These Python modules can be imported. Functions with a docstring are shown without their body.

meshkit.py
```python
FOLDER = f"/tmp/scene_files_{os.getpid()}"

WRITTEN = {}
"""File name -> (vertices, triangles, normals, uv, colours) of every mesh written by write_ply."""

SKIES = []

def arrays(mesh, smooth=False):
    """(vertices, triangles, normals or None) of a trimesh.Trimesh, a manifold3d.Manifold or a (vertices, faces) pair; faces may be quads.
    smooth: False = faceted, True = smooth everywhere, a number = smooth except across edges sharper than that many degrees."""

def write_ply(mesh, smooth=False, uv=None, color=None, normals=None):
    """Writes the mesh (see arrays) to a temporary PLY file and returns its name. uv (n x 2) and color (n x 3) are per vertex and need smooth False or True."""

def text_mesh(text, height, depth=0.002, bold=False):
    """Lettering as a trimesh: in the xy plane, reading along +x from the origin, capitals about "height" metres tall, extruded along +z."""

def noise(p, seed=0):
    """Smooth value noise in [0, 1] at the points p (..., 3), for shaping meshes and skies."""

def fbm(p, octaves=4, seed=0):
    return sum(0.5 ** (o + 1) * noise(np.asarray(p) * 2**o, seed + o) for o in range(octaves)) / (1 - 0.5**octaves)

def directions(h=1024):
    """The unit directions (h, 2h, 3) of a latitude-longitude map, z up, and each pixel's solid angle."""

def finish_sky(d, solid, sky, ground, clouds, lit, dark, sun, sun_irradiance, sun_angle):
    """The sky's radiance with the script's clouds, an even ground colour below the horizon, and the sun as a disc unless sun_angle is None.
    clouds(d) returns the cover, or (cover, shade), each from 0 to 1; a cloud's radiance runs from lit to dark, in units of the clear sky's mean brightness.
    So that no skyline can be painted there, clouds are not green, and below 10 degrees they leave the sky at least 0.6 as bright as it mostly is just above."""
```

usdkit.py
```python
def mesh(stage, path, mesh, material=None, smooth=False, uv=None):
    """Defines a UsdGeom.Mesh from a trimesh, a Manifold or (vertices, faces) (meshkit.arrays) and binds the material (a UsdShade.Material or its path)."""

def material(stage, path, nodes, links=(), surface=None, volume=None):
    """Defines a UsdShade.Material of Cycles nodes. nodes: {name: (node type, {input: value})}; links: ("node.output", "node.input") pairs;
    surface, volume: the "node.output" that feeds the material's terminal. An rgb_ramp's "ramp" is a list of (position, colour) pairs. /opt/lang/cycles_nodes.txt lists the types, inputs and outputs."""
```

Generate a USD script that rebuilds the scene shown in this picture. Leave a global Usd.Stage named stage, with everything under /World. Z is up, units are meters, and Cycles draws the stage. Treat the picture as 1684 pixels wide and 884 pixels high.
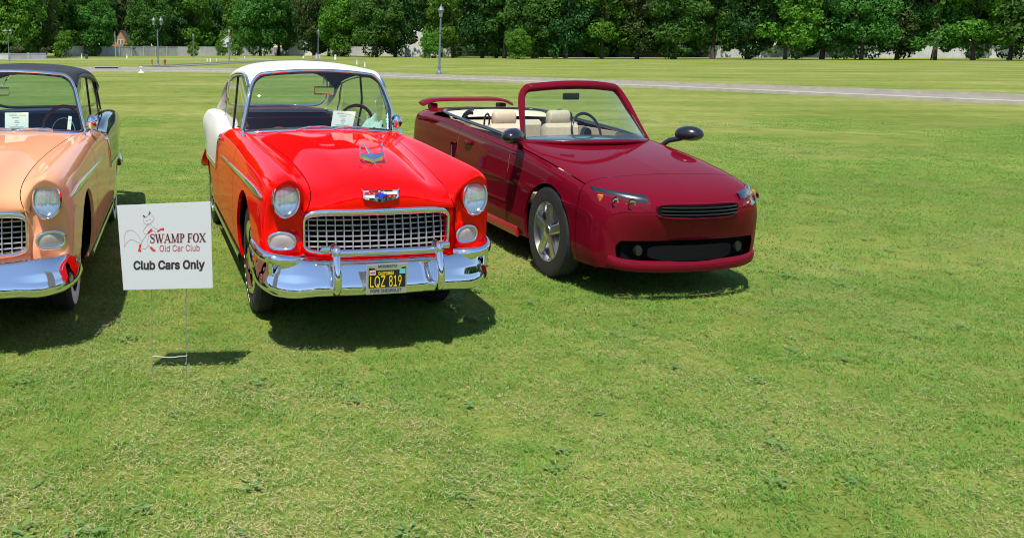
import math, random
import numpy as np
import trimesh
import usdkit, meshkit
from scipy.interpolate import BSpline
from scipy.spatial import cKDTree
from shapely.geometry import Polygon, LineString, MultiPolygon, Point, box as sbox
from shapely import affinity, union_all
from pxr import Usd, UsdGeom, UsdLux, UsdShade, Gf, Sdf, Vt

stage = Usd.Stage.CreateInMemory()
UsdGeom.SetStageUpAxis(stage, "Z")
UsdGeom.SetStageMetersPerUnit(stage, 1.0)
UsdGeom.Xform.Define(stage, "/World")
UsdGeom.Scope.Define(stage, "/World/Looks")
rng = np.random.default_rng(7)

# ------------------------------------------------------------------ camera, sky, sun, exposure
FPX, PITCH, EYE = 1463.0, 0.158, 1.60          # focal length in pixels of a 1684 wide picture
cam = UsdGeom.Camera.Define(stage, "/World/camera")
xf = UsdGeom.Xformable(cam)
xf.AddTranslateOp().Set(Gf.Vec3d(0, 0, EYE))
xf.AddRotateXOp().Set(90 - math.degrees(PITCH))
FL = 40.0
cam.CreateFocalLengthAttr(FL)
cam.CreateHorizontalApertureAttr(1684 / FPX * FL)
cam.CreateVerticalApertureAttr(884 / FPX * FL)
cam.CreateHorizontalApertureOffsetAttr(407 / FPX * FL)
cam.CreateVerticalApertureOffsetAttr(-127 / FPX * FL)
cam.CreateClippingRangeAttr(Gf.Vec2f(0.05, 5000))
cam.CreateExposureAttr(0.46)

SUN_TO = np.array([-0.215, -0.46, 1.0]); SUN_TO /= np.linalg.norm(SUN_TO)
SUN_EL, SUN_ROT = math.asin(SUN_TO[2]), math.atan2(SUN_TO[0], SUN_TO[1])
SUN_POWER, SKY_POWER = 1.15, 0.125
usdkit.material(stage, "/World/Looks/sky_look", {
    "s": ("sky_texture", {"sky_type": "single_scattering", "sun_disc": False, "sun_elevation": SUN_EL, "sun_rotation": SUN_ROT,
                          "altitude": 60.0, "air_density": 1.0, "aerosol_density": 0.15, "ozone_density": 1.4}),
    "b": ("background_shader", {"strength": SKY_POWER})}, [("s.color", "b.color")], surface="b.background")
dome = UsdLux.DomeLight.Define(stage, "/World/sky")
UsdShade.MaterialBindingAPI.Apply(dome.GetPrim()).Bind(UsdShade.Material.Get(stage, "/World/Looks/sky_look"))
dome.GetPrim().SetCustomDataByKey("kind", "structure")
sun = UsdLux.DistantLight.Define(stage, "/World/sun")
sun.CreateNormalizeAttr(True); sun.CreateIntensityAttr(SUN_POWER); sun.CreateAngleAttr(0.53)
sun.CreateColorAttr(Gf.Vec3f(1.0, 0.955, 0.87))
xs = UsdGeom.Xformable(sun)
_q = Gf.Rotation(Gf.Vec3d(0, 0, 1), Gf.Vec3d(*map(float, SUN_TO)))
xs.AddTransformOp().Set(Gf.Matrix4d(_q, Gf.Vec3d(0, 0, 30)))

# ------------------------------------------------------------------ scene helpers
COUNT = {}
def fresh(parent, name):
    k = (str(parent), name); n = COUNT.get(k, -1) + 1; COUNT[k] = n
    return f"{parent}/{name}" if n == 0 else f"{parent}/{name}_{n:03d}"

def props(prim, label=None, category=None, group=None, kind=None):
    for k, v in (("label", label), ("category", category), ("group", group), ("kind", kind)):
        if v: prim.SetCustomDataByKey(k, v)
    return prim

def M(mesh):
    if isinstance(mesh, trimesh.Trimesh): return np.asarray(mesh.vertices, float), np.asarray(mesh.faces, int)
    v, f = np.asarray(mesh[0], float), np.asarray(mesh[1], int)
    if len(f) and f.shape[1] == 4: f = np.vstack([f[:, [0, 1, 2]], f[:, [0, 2, 3]]])
    return v, f

def cat(*ms):
    vs, fs, n = [], [], 0
    for m in ms:
        v, f = M(m); vs.append(v); fs.append(f + n); n += len(v)
    return np.vstack(vs), np.vstack(fs)

def mirror(m):
    v, f = M(m); return v * [-1, 1, 1], f[:, ::-1]

def move(m, t=(0, 0, 0), R=None):
    v, f = M(m)
    if R is not None: v = v @ np.asarray(R).T
    return v + np.asarray(t, float), f

def rotx(a): c, s = math.cos(a), math.sin(a); return np.array([[1, 0, 0], [0, c, -s], [0, s, c]])
def roty(a): c, s = math.cos(a), math.sin(a); return np.array([[c, 0, s], [0, 1, 0], [-s, 0, c]])
def rotz(a): c, s = math.cos(a), math.sin(a); return np.array([[c, -s, 0], [s, c, 0], [0, 0, 1]])

def put(parent, name, mesh, mat, smooth=False, label=None):
    """one Mesh prim under a prim path (a thing or a part)"""
    p = fresh(parent, name)
    v, f = M(mesh)
    m = usdkit.mesh(stage, p, (v, f), mat, smooth=smooth)
    if label: props(m.GetPrim(), label)
    return m.GetPrim()

def thing(name, label, category, loc=(0, 0, 0), rz=0.0, group=None, kind=None, scale=None):
    p = fresh("/World", name)
    x = UsdGeom.Xform.Define(stage, p)
    x.AddTranslateOp().Set(Gf.Vec3d(*map(float, loc)))
    if rz: x.AddRotateZOp().Set(math.degrees(rz))
    if scale is not None: x.AddScaleOp().Set(Gf.Vec3f(*map(float, scale)))
    return props(x.GetPrim(), label, category, group, kind)

def single(name, mesh, mat, label=None, category=None, group=None, kind=None, smooth=False):
    pr = put("/World", name, mesh, mat, smooth)
    return props(pr, label, category, group, kind)

# ------------------------------------------------------------------ mesh helpers
def basis(n, params, deg=3):
    deg = min(deg, n - 1)
    kn = np.r_[np.zeros(deg), np.linspace(0, 1, n - deg + 1), np.ones(deg)]
    t = np.clip(params, 0, 1 - 1e-12)
    return BSpline.design_matrix(t, kn, deg).toarray()

def surf(ctrl, u, v):
    ctrl = np.asarray(ctrl, float)
    return np.einsum('am,mnk,bn->abk', basis(ctrl.shape[0], u), ctrl, basis(ctrl.shape[1], v))

def curve(ctrl, n, deg=3):
    ctrl = np.asarray(ctrl, float); return basis(len(ctrl), np.linspace(0, 1, n), deg) @ ctrl

def grid(G, flip=False, closed_u=False, keep=None):
    a, b = G.shape[:2]
    i, j = np.meshgrid(np.arange(a if closed_u else a - 1), np.arange(b - 1), indexing="ij")
    i2 = (i + 1) % a
    q = np.stack([i * b + j, i2 * b + j, i2 * b + j + 1, i * b + j + 1], -1)
    if keep is not None: q = q[keep]
    q = q.reshape(-1, 4)
    if flip: q = q[:, ::-1]
    f = np.vstack([q[:, [0, 1, 2]], q[:, [0, 2, 3]]])
    return clean((G.reshape(-1, 3), f))

def clean(m):
    v, f = M(m)
    used = np.unique(f); idx = np.full(len(v), -1); idx[used] = np.arange(len(used))
    return v[used], idx[f]

def tube(path, r, sides=8, closed=False, flat=None, up=(0, 0, 1), cap=True):
    """sweep of an ellipse: r along the side axis, flat along the up axis (both may vary along the path)"""
    p = np.asarray(path, float); n = len(p)
    t = (np.roll(p, -1, 0) - np.roll(p, 1, 0)) if closed else np.gradient(p, axis=0)
    t /= np.linalg.norm(t, axis=1, keepdims=True) + 1e-12
    u = np.asarray(up, float); u = np.broadcast_to(u, p.shape)
    a = np.cross(t, u); la = np.linalg.norm(a, axis=1, keepdims=True)
    alt = np.cross(t, np.array([0.0, 1, 0.01])); a = np.where(la > 0.05, a, alt)
    for k in range(1, n):
        if np.dot(a[k], a[k - 1]) < 0: a[k] = -a[k]
    a /= np.linalg.norm(a, axis=1, keepdims=True) + 1e-12
    b = np.cross(a, t)
    r = np.broadcast_to(np.asarray(r, float), (n,)); fl = r if flat is None else np.broadcast_to(np.asarray(flat, float), (n,))
    ang = np.arange(sides) * 2 * np.pi / sides
    V = p[:, None] + r[:, None, None] * np.cos(ang)[None, :, None] * a[:, None] + fl[:, None, None] * np.sin(ang)[None, :, None] * b[:, None]
    m = n if closed else n - 1
    i, j = np.meshgrid(np.arange(m), np.arange(sides), indexing="ij")
    i2, j2 = (i + 1) % n, (j + 1) % sides
    q = np.stack([i * sides + j, i * sides + j2, i2 * sides + j2, i2 * sides + j], -1).reshape(-1, 4)
    v = V.reshape(-1, 3); f = np.vstack([q[:, [0, 1, 2]], q[:, [0, 2, 3]]])
    if not closed and cap:
        c0, c1 = len(v), len(v) + 1
        v = np.vstack([v, p[0], p[-1]])
        js = np.arange(sides); j2 = (js + 1) % sides; e = (n - 1) * sides
        f = np.vstack([f, np.stack([np.full(sides, c0), j2, js], 1), np.stack([np.full(sides, c1), e + js, e + j2], 1)])
    return v, f

def revolve(profile, n=32, axis="y", scale=(1, 1)):
    """profile: (radius, along) pairs around the axis"""
    p = np.asarray(profile, float); a = np.arange(n) * 2 * np.pi / n
    G = np.zeros((n, len(p), 3))
    c, s = np.cos(a)[:, None] * p[:, 0] * scale[0], np.sin(a)[:, None] * p[:, 0] * scale[1]
    h = np.broadcast_to(p[:, 1], c.shape)
    G = {"y": np.stack([c, h, s], -1), "x": np.stack([h, c, s], -1), "z": np.stack([c, s, h], -1)}[axis]
    return grid(G, closed_u=True, flip=(axis != "y"))

def boxm(lo, hi, bevel=0.0):
    lo, hi = np.asarray(lo, float), np.asarray(hi, float)
    if bevel <= 0:
        m = trimesh.creation.box(hi - lo); m.apply_translation((lo + hi) / 2); return M(m)
    b = min(bevel, (hi - lo).min() * 0.49)
    pts = []
    for sx in (0, 1):
        for sy in (0, 1):
            for sz in (0, 1):
                c = np.where([sx, sy, sz], hi - b, lo + b)
                sg = np.where([sx, sy, sz], 1, -1)
                for k in range(3):
                    d = np.full(3, 0.30 * b); d[k] = b; pts.append(c + sg * d)
                pts.append(c + sg * 0.62 * b)
    m = trimesh.convex.convex_hull(np.array(pts)); return M(m)

def extrude(poly, depth, place=None):
    """shapely polygon -> solid, poly x,y -> local x,z ; thickness towards -y (to the viewer in front of a car)"""
    ps = list(getattr(poly, "geoms", [poly])); out = []
    for g in ps:
        if g.area < 1e-9: continue
        m = trimesh.creation.extrude_polygon(g, depth, engine="earcut")
        v = np.asarray(m.vertices); v = np.stack([v[:, 0], -v[:, 2], v[:, 1]], 1)
        out.append((v, np.asarray(m.faces)))
    return cat(*out) if out else (np.zeros((0, 3)), np.zeros((0, 3), int))

def rounded_loop(n, e=4.0):
    a = np.arange(n) * 2 * np.pi / n
    c, s = np.cos(a), np.sin(a)
    return np.stack([np.sign(c) * np.abs(c) ** (2 / e), np.sign(s) * np.abs(s) ** (2 / e)], 1)

def text_poly_mesh(text, height, width=None, bold=False, depth=0.0012):
    m = meshkit.text_mesh(text, height, depth, bold)
    v = np.asarray(m.vertices).copy()
    v[:, 0] -= v[:, 0].min()
    if width: v[:, 0] *= width / v[:, 0].max()
    v = np.stack([v[:, 0], -v[:, 2], v[:, 1]], 1)      # reads along +x, up +z, faces -y
    return v, np.asarray(m.faces)

# ------------------------------------------------------------------ materials
LOOK = {}
def mat(name, nodes, links=(), surface="p.BSDF"):
    LOOK[name] = usdkit.material(stage, f"/World/Looks/{name}", nodes, links, surface=surface)
    return LOOK[name]

def plain(name, color, rough=0.5, metal=0.0, coat=0.0, spec=0.5, var=0.0, scale=40.0, **kw):
    nodes = {"p": ("principled_bsdf", dict(base_color=color, roughness=rough, metallic=metal, coat_weight=coat, coat_roughness=0.02, specular_ior_level=spec, **kw))}
    links = []
    if var:
        nodes["g"] = ("texture_coordinate", {})
        nodes["n"] = ("noise_texture", {"scale": scale, "detail": 4.0})
        c = np.array(color, float)
        nodes["r"] = ("rgb_ramp", {"ramp": [(0.3, tuple(c * (1 - var))), (0.7, tuple(np.minimum(c * (1 + var), 1)))]})
        links = [("g.object", "n.vector"), ("n.fac", "r.fac"), ("r.color", "p.base_color")]
    return mat(name, nodes, links)

def paint(name, color, rough=0.32, coat=1.0):
    """car paint: colour under a clear coat with a hint of orange peel"""
    return mat(name, {"g": ("texture_coordinate", {}), "n": ("noise_texture", {"scale": 220.0, "detail": 1.0}), "b": ("bump", {"strength": 0.015, "distance": 0.002}),
                      "p": ("principled_bsdf", dict(base_color=color, roughness=rough, coat_weight=coat, coat_roughness=0.012, specular_ior_level=0.0))},
               [("g.object", "n.vector"), ("n.fac", "b.height"), ("b.normal", "p.coat_normal")])

paint("red_paint", (0.80, 0.002, 0.001), coat=0.62); paint("ivory_paint", (0.70, 0.685, 0.61), coat=0.35); paint("peach_paint", (0.78, 0.35, 0.185), coat=0.8)
paint("charcoal_paint", (0.025, 0.035, 0.04)); paint("maroon_paint", (0.14, 0.003, 0.012), coat=0.40); paint("maroon_dark_paint", (0.07, 0.004, 0.008))
plain("chrome", (0.88, 0.89, 0.91), 0.035, 1.0)
plain("reflector_metal", (0.86, 0.88, 0.90), 0.12, 1.0)
plain("brushed_metal", (0.6, 0.6, 0.62), 0.28, 1.0)
plain("black_rubber", (0.018, 0.018, 0.019), 0.75, var=0.3)
plain("black_trim", (0.012, 0.012, 0.014), 0.35)
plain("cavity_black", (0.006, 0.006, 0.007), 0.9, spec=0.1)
plain("white_rubber", (0.78, 0.77, 0.73), 0.6)
plain("black_canvas", (0.022, 0.024, 0.030), 0.85, var=0.25, scale=300.0)
plain("red_vinyl", (0.42, 0.012, 0.012), 0.42)
plain("dark_red_vinyl", (0.10, 0.006, 0.010), 0.5)
plain("tan_leather", (0.52, 0.41, 0.29), 0.5, var=0.08)
plain("dark_fabric", (0.03, 0.03, 0.035), 0.9)
plain("navy_cloth", (0.03, 0.035, 0.07), 0.9)
plain("headliner", (0.09, 0.085, 0.085), 0.9)
plain("paper", (0.76, 0.76, 0.74), 0.7)
plain("ink_grey", (0.45, 0.45, 0.42), 0.8)
plain("ink_yellow", (0.75, 0.70, 0.25), 0.8)
plain("mint_cloth", (0.42, 0.56, 0.49), 0.9, var=0.15, scale=60.0)
plain("enamel_red", (0.35, 0.005, 0.015), 0.2, coat=1.0)
plain("enamel_white", (0.80, 0.80, 0.76), 0.2, coat=1.0)
plain("enamel_blue", (0.01, 0.03, 0.45), 0.2, coat=1.0)
plain("plate_black", (0.012, 0.011, 0.014), 0.4)
plain("plate_yellow", (0.80, 0.55, 0.02), 0.4)
plain("plate_frame", (0.62, 0.63, 0.63), 0.25, 0.8)
plain("ink_navy", (0.02, 0.02, 0.12), 0.6)
plain("sticker_pink", (0.75, 0.40, 0.38), 0.5)
plain("sticker_teal", (0.10, 0.45, 0.48), 0.5)
plain("red_plastic", (0.55, 0.01, 0.01), 0.2, coat=1.0)
plain("wood_red", (0.16, 0.015, 0.018), 0.3, coat=0.6)

def pane(name, tint, bump=None):
    nodes = {"t": ("transparent_bsdf", {"color": tint}), "g": ("glossy_bsdf", {"color": (1, 1, 1), "roughness": 0.0}), "l": ("layer_weight", {"blend": 0.5}),
             "q": ("math", {"math_type": "power", "value2": 5.0}), "k": ("math", {"math_type": "multiply_add", "value2": 0.90, "value3": 0.045}), "m": ("mix_closure", {})}
    links = [("l.facing", "q.value1"), ("q.value", "k.value1"), ("k.value", "m.fac"), ("t.BSDF", "m.closure1"), ("g.BSDF", "m.closure2")]
    if bump:
        nodes |= {"c": ("texture_coordinate", {}), "w": ("wave_texture", {"scale": bump, "bands_direction": "x", "distortion": 2.0}), "b": ("bump", {"strength": 0.35, "distance": 0.004})}
        links += [("c.object", "w.vector"), ("w.fac", "b.height"), ("b.normal", "g.normal")]
        nodes |= {"d": ("diffuse_bsdf", {"color": (0.85, 0.87, 0.88)}), "m0": ("mix_closure", {"fac": 0.10})}
        nodes |= {"fl": ("map_range", {"from_min": 0.0, "from_max": 1.0, "to_min": 0.04, "to_max": 0.20})}
        links += [("w.fac", "fl.value"), ("fl.result", "m0.fac")]
        links = [x for x in links if x != ("t.BSDF", "m.closure1")] + [("t.BSDF", "m0.closure1"), ("d.BSDF", "m0.closure2"), ("m0.closure", "m.closure1")]
    mat(name, nodes, links, surface="m.closure")
pane("tinted_glass", (0.78, 0.90, 0.85)); pane("clear_glass", (0.93, 0.96, 0.95))
pane("lamp_glass", (0.92, 0.95, 0.97), 48.0)
plain("bright_metal", (0.50, 0.51, 0.53), 0.30, 0.55)
mat("marker_lens", {"g": ("texture_coordinate", {}), "w": ("wave_texture", {"scale": 60.0, "bands_direction": "x"}), "b": ("bump", {"strength": 0.6, "distance": 0.004}),
                  "p": ("principled_bsdf", dict(base_color=(0.42, 0.38, 0.36), roughness=0.12, coat_weight=1.0))},
    [("g.object", "w.vector"), ("w.fac", "b.height"), ("b.normal", "p.normal")])
# ------------------------------------------------------------------ cars: frame of a car = x across (right in the picture), y towards its rear, z up, origin on the ground under the front axle
SQ = 0.725                                       # all cars are narrower across than long: the width they show

FRONT = {"grille_frame", "grille_upright", "grille_bar", "grille_shadow_panel", "grille_surround", "side_light", "front_bumper", "overrider", "bar_stub", "bar_knuckle", "corner_bar", "bar_bracket", "grille_guard", "valance"}
class Car:
    def __init__(self, name, label, category, pose, group=None, wide=None):
        self.wide = wide
        x0, d0, yaw, roll, pit, dz = pose
        c, s = math.cos(yaw), math.sin(yaw)
        A = np.array([[c, -s, 0], [s, c, 0], [roll, pit, 1]])
        S = np.diag([SQ, 1, 1])
        self.A = S @ A; self.o = S @ np.array([x0, d0, dz])
        self.prim = thing(name, label, category, self.o, group=group)
        self.path = str(self.prim.GetPath())
    def add(self, name, mesh, look, smooth=False, parent=None, label=None):
        v, f = M(mesh)
        if self.wide and len(v) and name not in ("door_mirror", "mirror_stem", "wing_knob"):
            w = np.clip((v[:, 1] - .5) / .5, 0, 1) * np.clip((v[:, 2] - .97) / .20, 0, 1)
            v = v.copy(); v[:, 0] += w * (self.wide[0] * v[:, 0] + self.wide[1])
        pr = put(parent.GetPath() if parent is not None else self.path, name, (v @ self.A.T, f), look, smooth, label)
        return pr
    def pair(self, name, mesh, look, smooth=False, parent=None):
        return self.add(name, mesh, look, smooth, parent), self.add(name, mirror(mesh), look, smooth, parent)
    def world(self, p):
        v = np.array(p, float)
        if self.wide:
            w = np.clip((v[..., 1] - .5) / .5, 0, 1) * np.clip((v[..., 2] - .97) / .20, 0, 1); v[..., 0] += w * (self.wide[0] * v[..., 0] + self.wide[1])
        return v @ self.A.T + self.o

# ---- body sections of the old car: rows from nose to tail, 11 columns from the seam at the bonnet over the wing crest down to the sill
def _row(y, pts): return [(x, y, z) for x, z in pts]
_low = [(.912, .88), (.928, .68), (.925, .50), (.910, .36), (.888, .25), (.85, .22)]
BODY = [
 [(.605,-.765,.735),(.605,-.765,.755),(.61,-.765,.775),(.615,-.765,.77),(.615,-.762,.74),(.615,-.76,.68),(.615,-.76,.62),(.615,-.76,.56),(.615,-.76,.51),(.615,-.755,.475),(.61,-.75,.46)],
 [(.585,-.79,.75),(.605,-.78,.785),(.66,-.785,.83),(.72,-.795,.845),(.765,-.785,.82),(.785,-.765,.74),(.79,-.757,.65),(.79,-.757,.56),(.785,-.757,.50),(.76,-.755,.46),(.74,-.75,.445)],
 [(.562,-.785,.785),(.605,-.785,.83),(.66,-.81,.885),(.735,-.83,.905),(.815,-.805,.875),(.855,-.765,.77),(.862,-.752,.65),(.862,-.75,.55),(.855,-.75,.48),(.835,-.75,.435),(.81,-.745,.42)],
 [(.548,-.765,.815),(.60,-.775,.855),(.66,-.82,.92),(.738,-.84,.945),(.825,-.81,.912),(.885,-.75,.80),(.897,-.725,.66),(.897,-.72,.54),(.888,-.72,.46),(.868,-.72,.405),(.84,-.72,.39)],
 [(.535,-.71,.855),(.595,-.72,.88),(.662,-.74,.94),(.742,-.75,.962),(.832,-.73,.935),(.895,-.69,.84),(.908,-.68,.68),(.908,-.675,.53),(.90,-.67,.43),(.882,-.67,.375),(.85,-.67,.36)],
 _row(-.52, [(.530,.895),(.592,.905),(.66,.955),(.742,.975),(.835,.950),(.902,.86),(.917,.68),(.915,.52),(.907,.42),(.89,.34),(.86,.32)]),
 _row(-.25, [(.550,.935),(.605,.932),(.672,.970),(.750,.988),(.838,.960),(.905,.87),(.924,.68),(.921,.50),(.910,.38),(.893,.29),(.85,.26)]),
 _row(.05, [(.585,.965),(.635,.960),(.700,.985),(.768,.998),(.845,.968),(.908,.875),(.928,.68),(.925,.50),(.910,.36),(.889,.26),(.85,.23)]),
 _row(.35, [(.625,.985),(.670,.982),(.728,1.00),(.788,1.006),(.856,.972),(.910,.88)] + _low[1:]),
 _row(.66, [(.665,1.000),(.700,1.000),(.748,1.010),(.803,1.010),(.864,.972)] + _low),
 _row(.95, [(.700,1.010),(.728,1.012),(.766,1.015),(.815,1.008),(.868,.970)] + _low),
 _row(1.30, [(.730,1.005),(.752,1.010),(.785,1.010),(.826,1.000),(.873,.962)] + _low),
 _row(1.62, [(.730,.990),(.752,.995),(.785,.995),(.828,.985),(.875,.950)] + _low),
 _row(1.86, [(.728,.945),(.752,.952),(.785,.952),(.828,.945),(.874,.920)] + _low),
 _row(2.08, [(.728,.950),(.752,.957),(.785,.957),(.828,.948),(.874,.922)] + _low),
 _row(2.45, [(.725,1.000),(.750,1.008),(.788,1.010),(.834,.995),(.874,.950)] + _low),
 _row(2.90, [(.700,1.020),(.735,1.030),(.785,1.032),(.836,1.010),(.874,.955)] + _low),
 _row(3.30, [(.660,1.020),(.705,1.034),(.770,1.036),(.828,1.012),(.868,.955),(.898,.87),(.908,.68),(.904,.52),(.89,.40),(.868,.31),(.83,.29)]),
 _row(3.70, [(.635,1.000),(.685,1.018),(.752,1.022),(.812,1.000),(.855,.945),(.885,.86),(.893,.68),(.888,.53),(.875,.42),(.853,.35),(.81,.33)]),
 _row(4.00, [(.610,.960),(.665,.985),(.732,.995),(.795,.978),(.838,.93),(.868,.85),(.875,.69),(.868,.54),(.855,.44),(.833,.38),(.79,.36)]),
 _row(4.16, [(.590,.900),(.645,.930),(.712,.945),(.772,.935),(.815,.90),(.842,.83),(.848,.69),(.840,.55),(.827,.46),(.805,.40),(.76,.38)]),
 _row(4.21, [(.560,.850),(.60,.87),(.66,.885),(.715,.88),(.755,.86),(.775,.80),(.78,.69),(.77,.57),(.76,.49),(.74,.43),(.70,.41)]),
]
BODY = np.array(BODY, float)
BODY[17:, 2:, 0] += .030; BODY[17:, 6:, 0] -= .055; BODY[16, 7:, 0] -= .02; BODY[16, 2:, 0] += .02
BODY[2:5, 2:5, 1] -= .022; BODY[1, 1:7, 1] += .035; BODY[0, 2:7, 1] += .02
_l = lambda a, b, k: BODY[:, a] * (1 - k) + BODY[:, b] * k
BODY = np.stack([BODY[:, 0], BODY[:, 1], BODY[:, 2], _l(2, 3, .72), BODY[:, 3], _l(3, 4, .30)] + [BODY[:, k] for k in range(4, 11)], 1)
NR = len(BODY)
def _ydense():
    t = np.linspace(0, 1, 4001); yy = basis(NR, t) @ BODY[:, 8, 1]
    return t, yy
_T, _Y = _ydense()
_k = np.argmin(_Y[:600]) if False else 0
def t_of_y(y):
    i0 = np.searchsorted(_T, 5.2 / (NR - 3))
    return float(np.interp(y, _Y, _T))
def split_rows(y0, y1, step):
    n = max(2, int(round((y1 - y0) / step)) + 1)
    return np.array([t_of_y(y) for y in np.linspace(y0, y1, n)])
VCOL = np.linspace(0, 1, 49)
T_NOSE = np.r_[np.linspace(0, t_of_y(-.66), 26)[:-1]]
_hb = np.array([  # bonnet centre line, same rows 1..10 as BODY
 (-.825,.752),(-.835,.80),(-.825,.868),(-.775,.925),(-.56,.975),(-.27,1.022),(.05,1.034),(.35,1.038),(.64,1.038),(.885,1.036)])

def wheel_cut(m, yc, zc, ry, rz, xmin=.6, zmax=None):
    """cuts a wheel opening: faces inside go, border vertices move on to the arch; returns (mesh, flange of the lip)"""
    v, f = M(m); v = v.copy()
    e = np.hypot((v[:, 1] - yc) / ry, (v[:, 2] - zc) / rz)
    ins = (e < 1) & (np.abs(v[:, 0]) > xmin) | ((np.abs(v[:, 1] - yc) < ry) & (v[:, 2] < zc) & (np.abs(v[:, 0]) > xmin))
    f = f[~ins[f].all(1)]
    ids = np.unique(f); mv = ids[ins[ids]]
    for i in mv:
        dy, dz = (v[i, 1] - yc) / ry, (v[i, 2] - zc) / rz
        if dz >= 0:
            l = math.hypot(dy, dz) + 1e-9; v[i, 1], v[i, 2] = yc + ry * dy / l, zc + rz * dz / l
        else: v[i, 1] = yc + ry * (1 if dy > 0 else -1)
    E = np.vstack([f[:, [0, 1]], f[:, [1, 2]], f[:, [2, 0]]]); key = np.sort(E, 1)
    u, inv, cnt = np.unique(key, axis=0, return_inverse=True, return_counts=True); E = E[(cnt == 1)[inv.ravel()]]
    s = set(mv.tolist()); E = np.array([x for x in E if x[0] in s and x[1] in s])
    m2 = clean((v, f))
    if len(E):
        w_ = (v[E[:, 0]] + v[E[:, 1]]) / 2; ok = (w_[:, 2] > zc - .16) & (np.hypot((w_[:, 1] - yc) / ry, np.maximum(w_[:, 2] - zc, 0) / rz) > .9); E = E[ok]
    if len(E) == 0: return m2, None
    a, b = v[E[:, 0]], v[E[:, 1]]; w = np.array([-.028, 0, 0]) * np.sign(a[0, 0])
    n = len(E); V = np.vstack([a, b, b + w, a + w]); i = np.arange(n)
    return m2, (V, np.vstack([np.stack([i, i + 2 * n, i + n], 1), np.stack([i, i + 3 * n, i + 2 * n], 1)]))

def side_grid(ts, flip=False, v=VCOL): return surf(BODY, ts, v)

_SIDE = surf(BODY, np.linspace(0, 1, 300), np.linspace(.42, .95, 120)).reshape(-1, 3)
_TREE = cKDTree(_SIDE[:, 1:] * [1, 1])
def side_x(y, z):
    d, i = _TREE.query(np.stack([y, z], -1), k=3)
    w = 1 / (d + 1e-4); return (_SIDE[i, 0] * w).sum(-1) / w.sum(-1)

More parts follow.
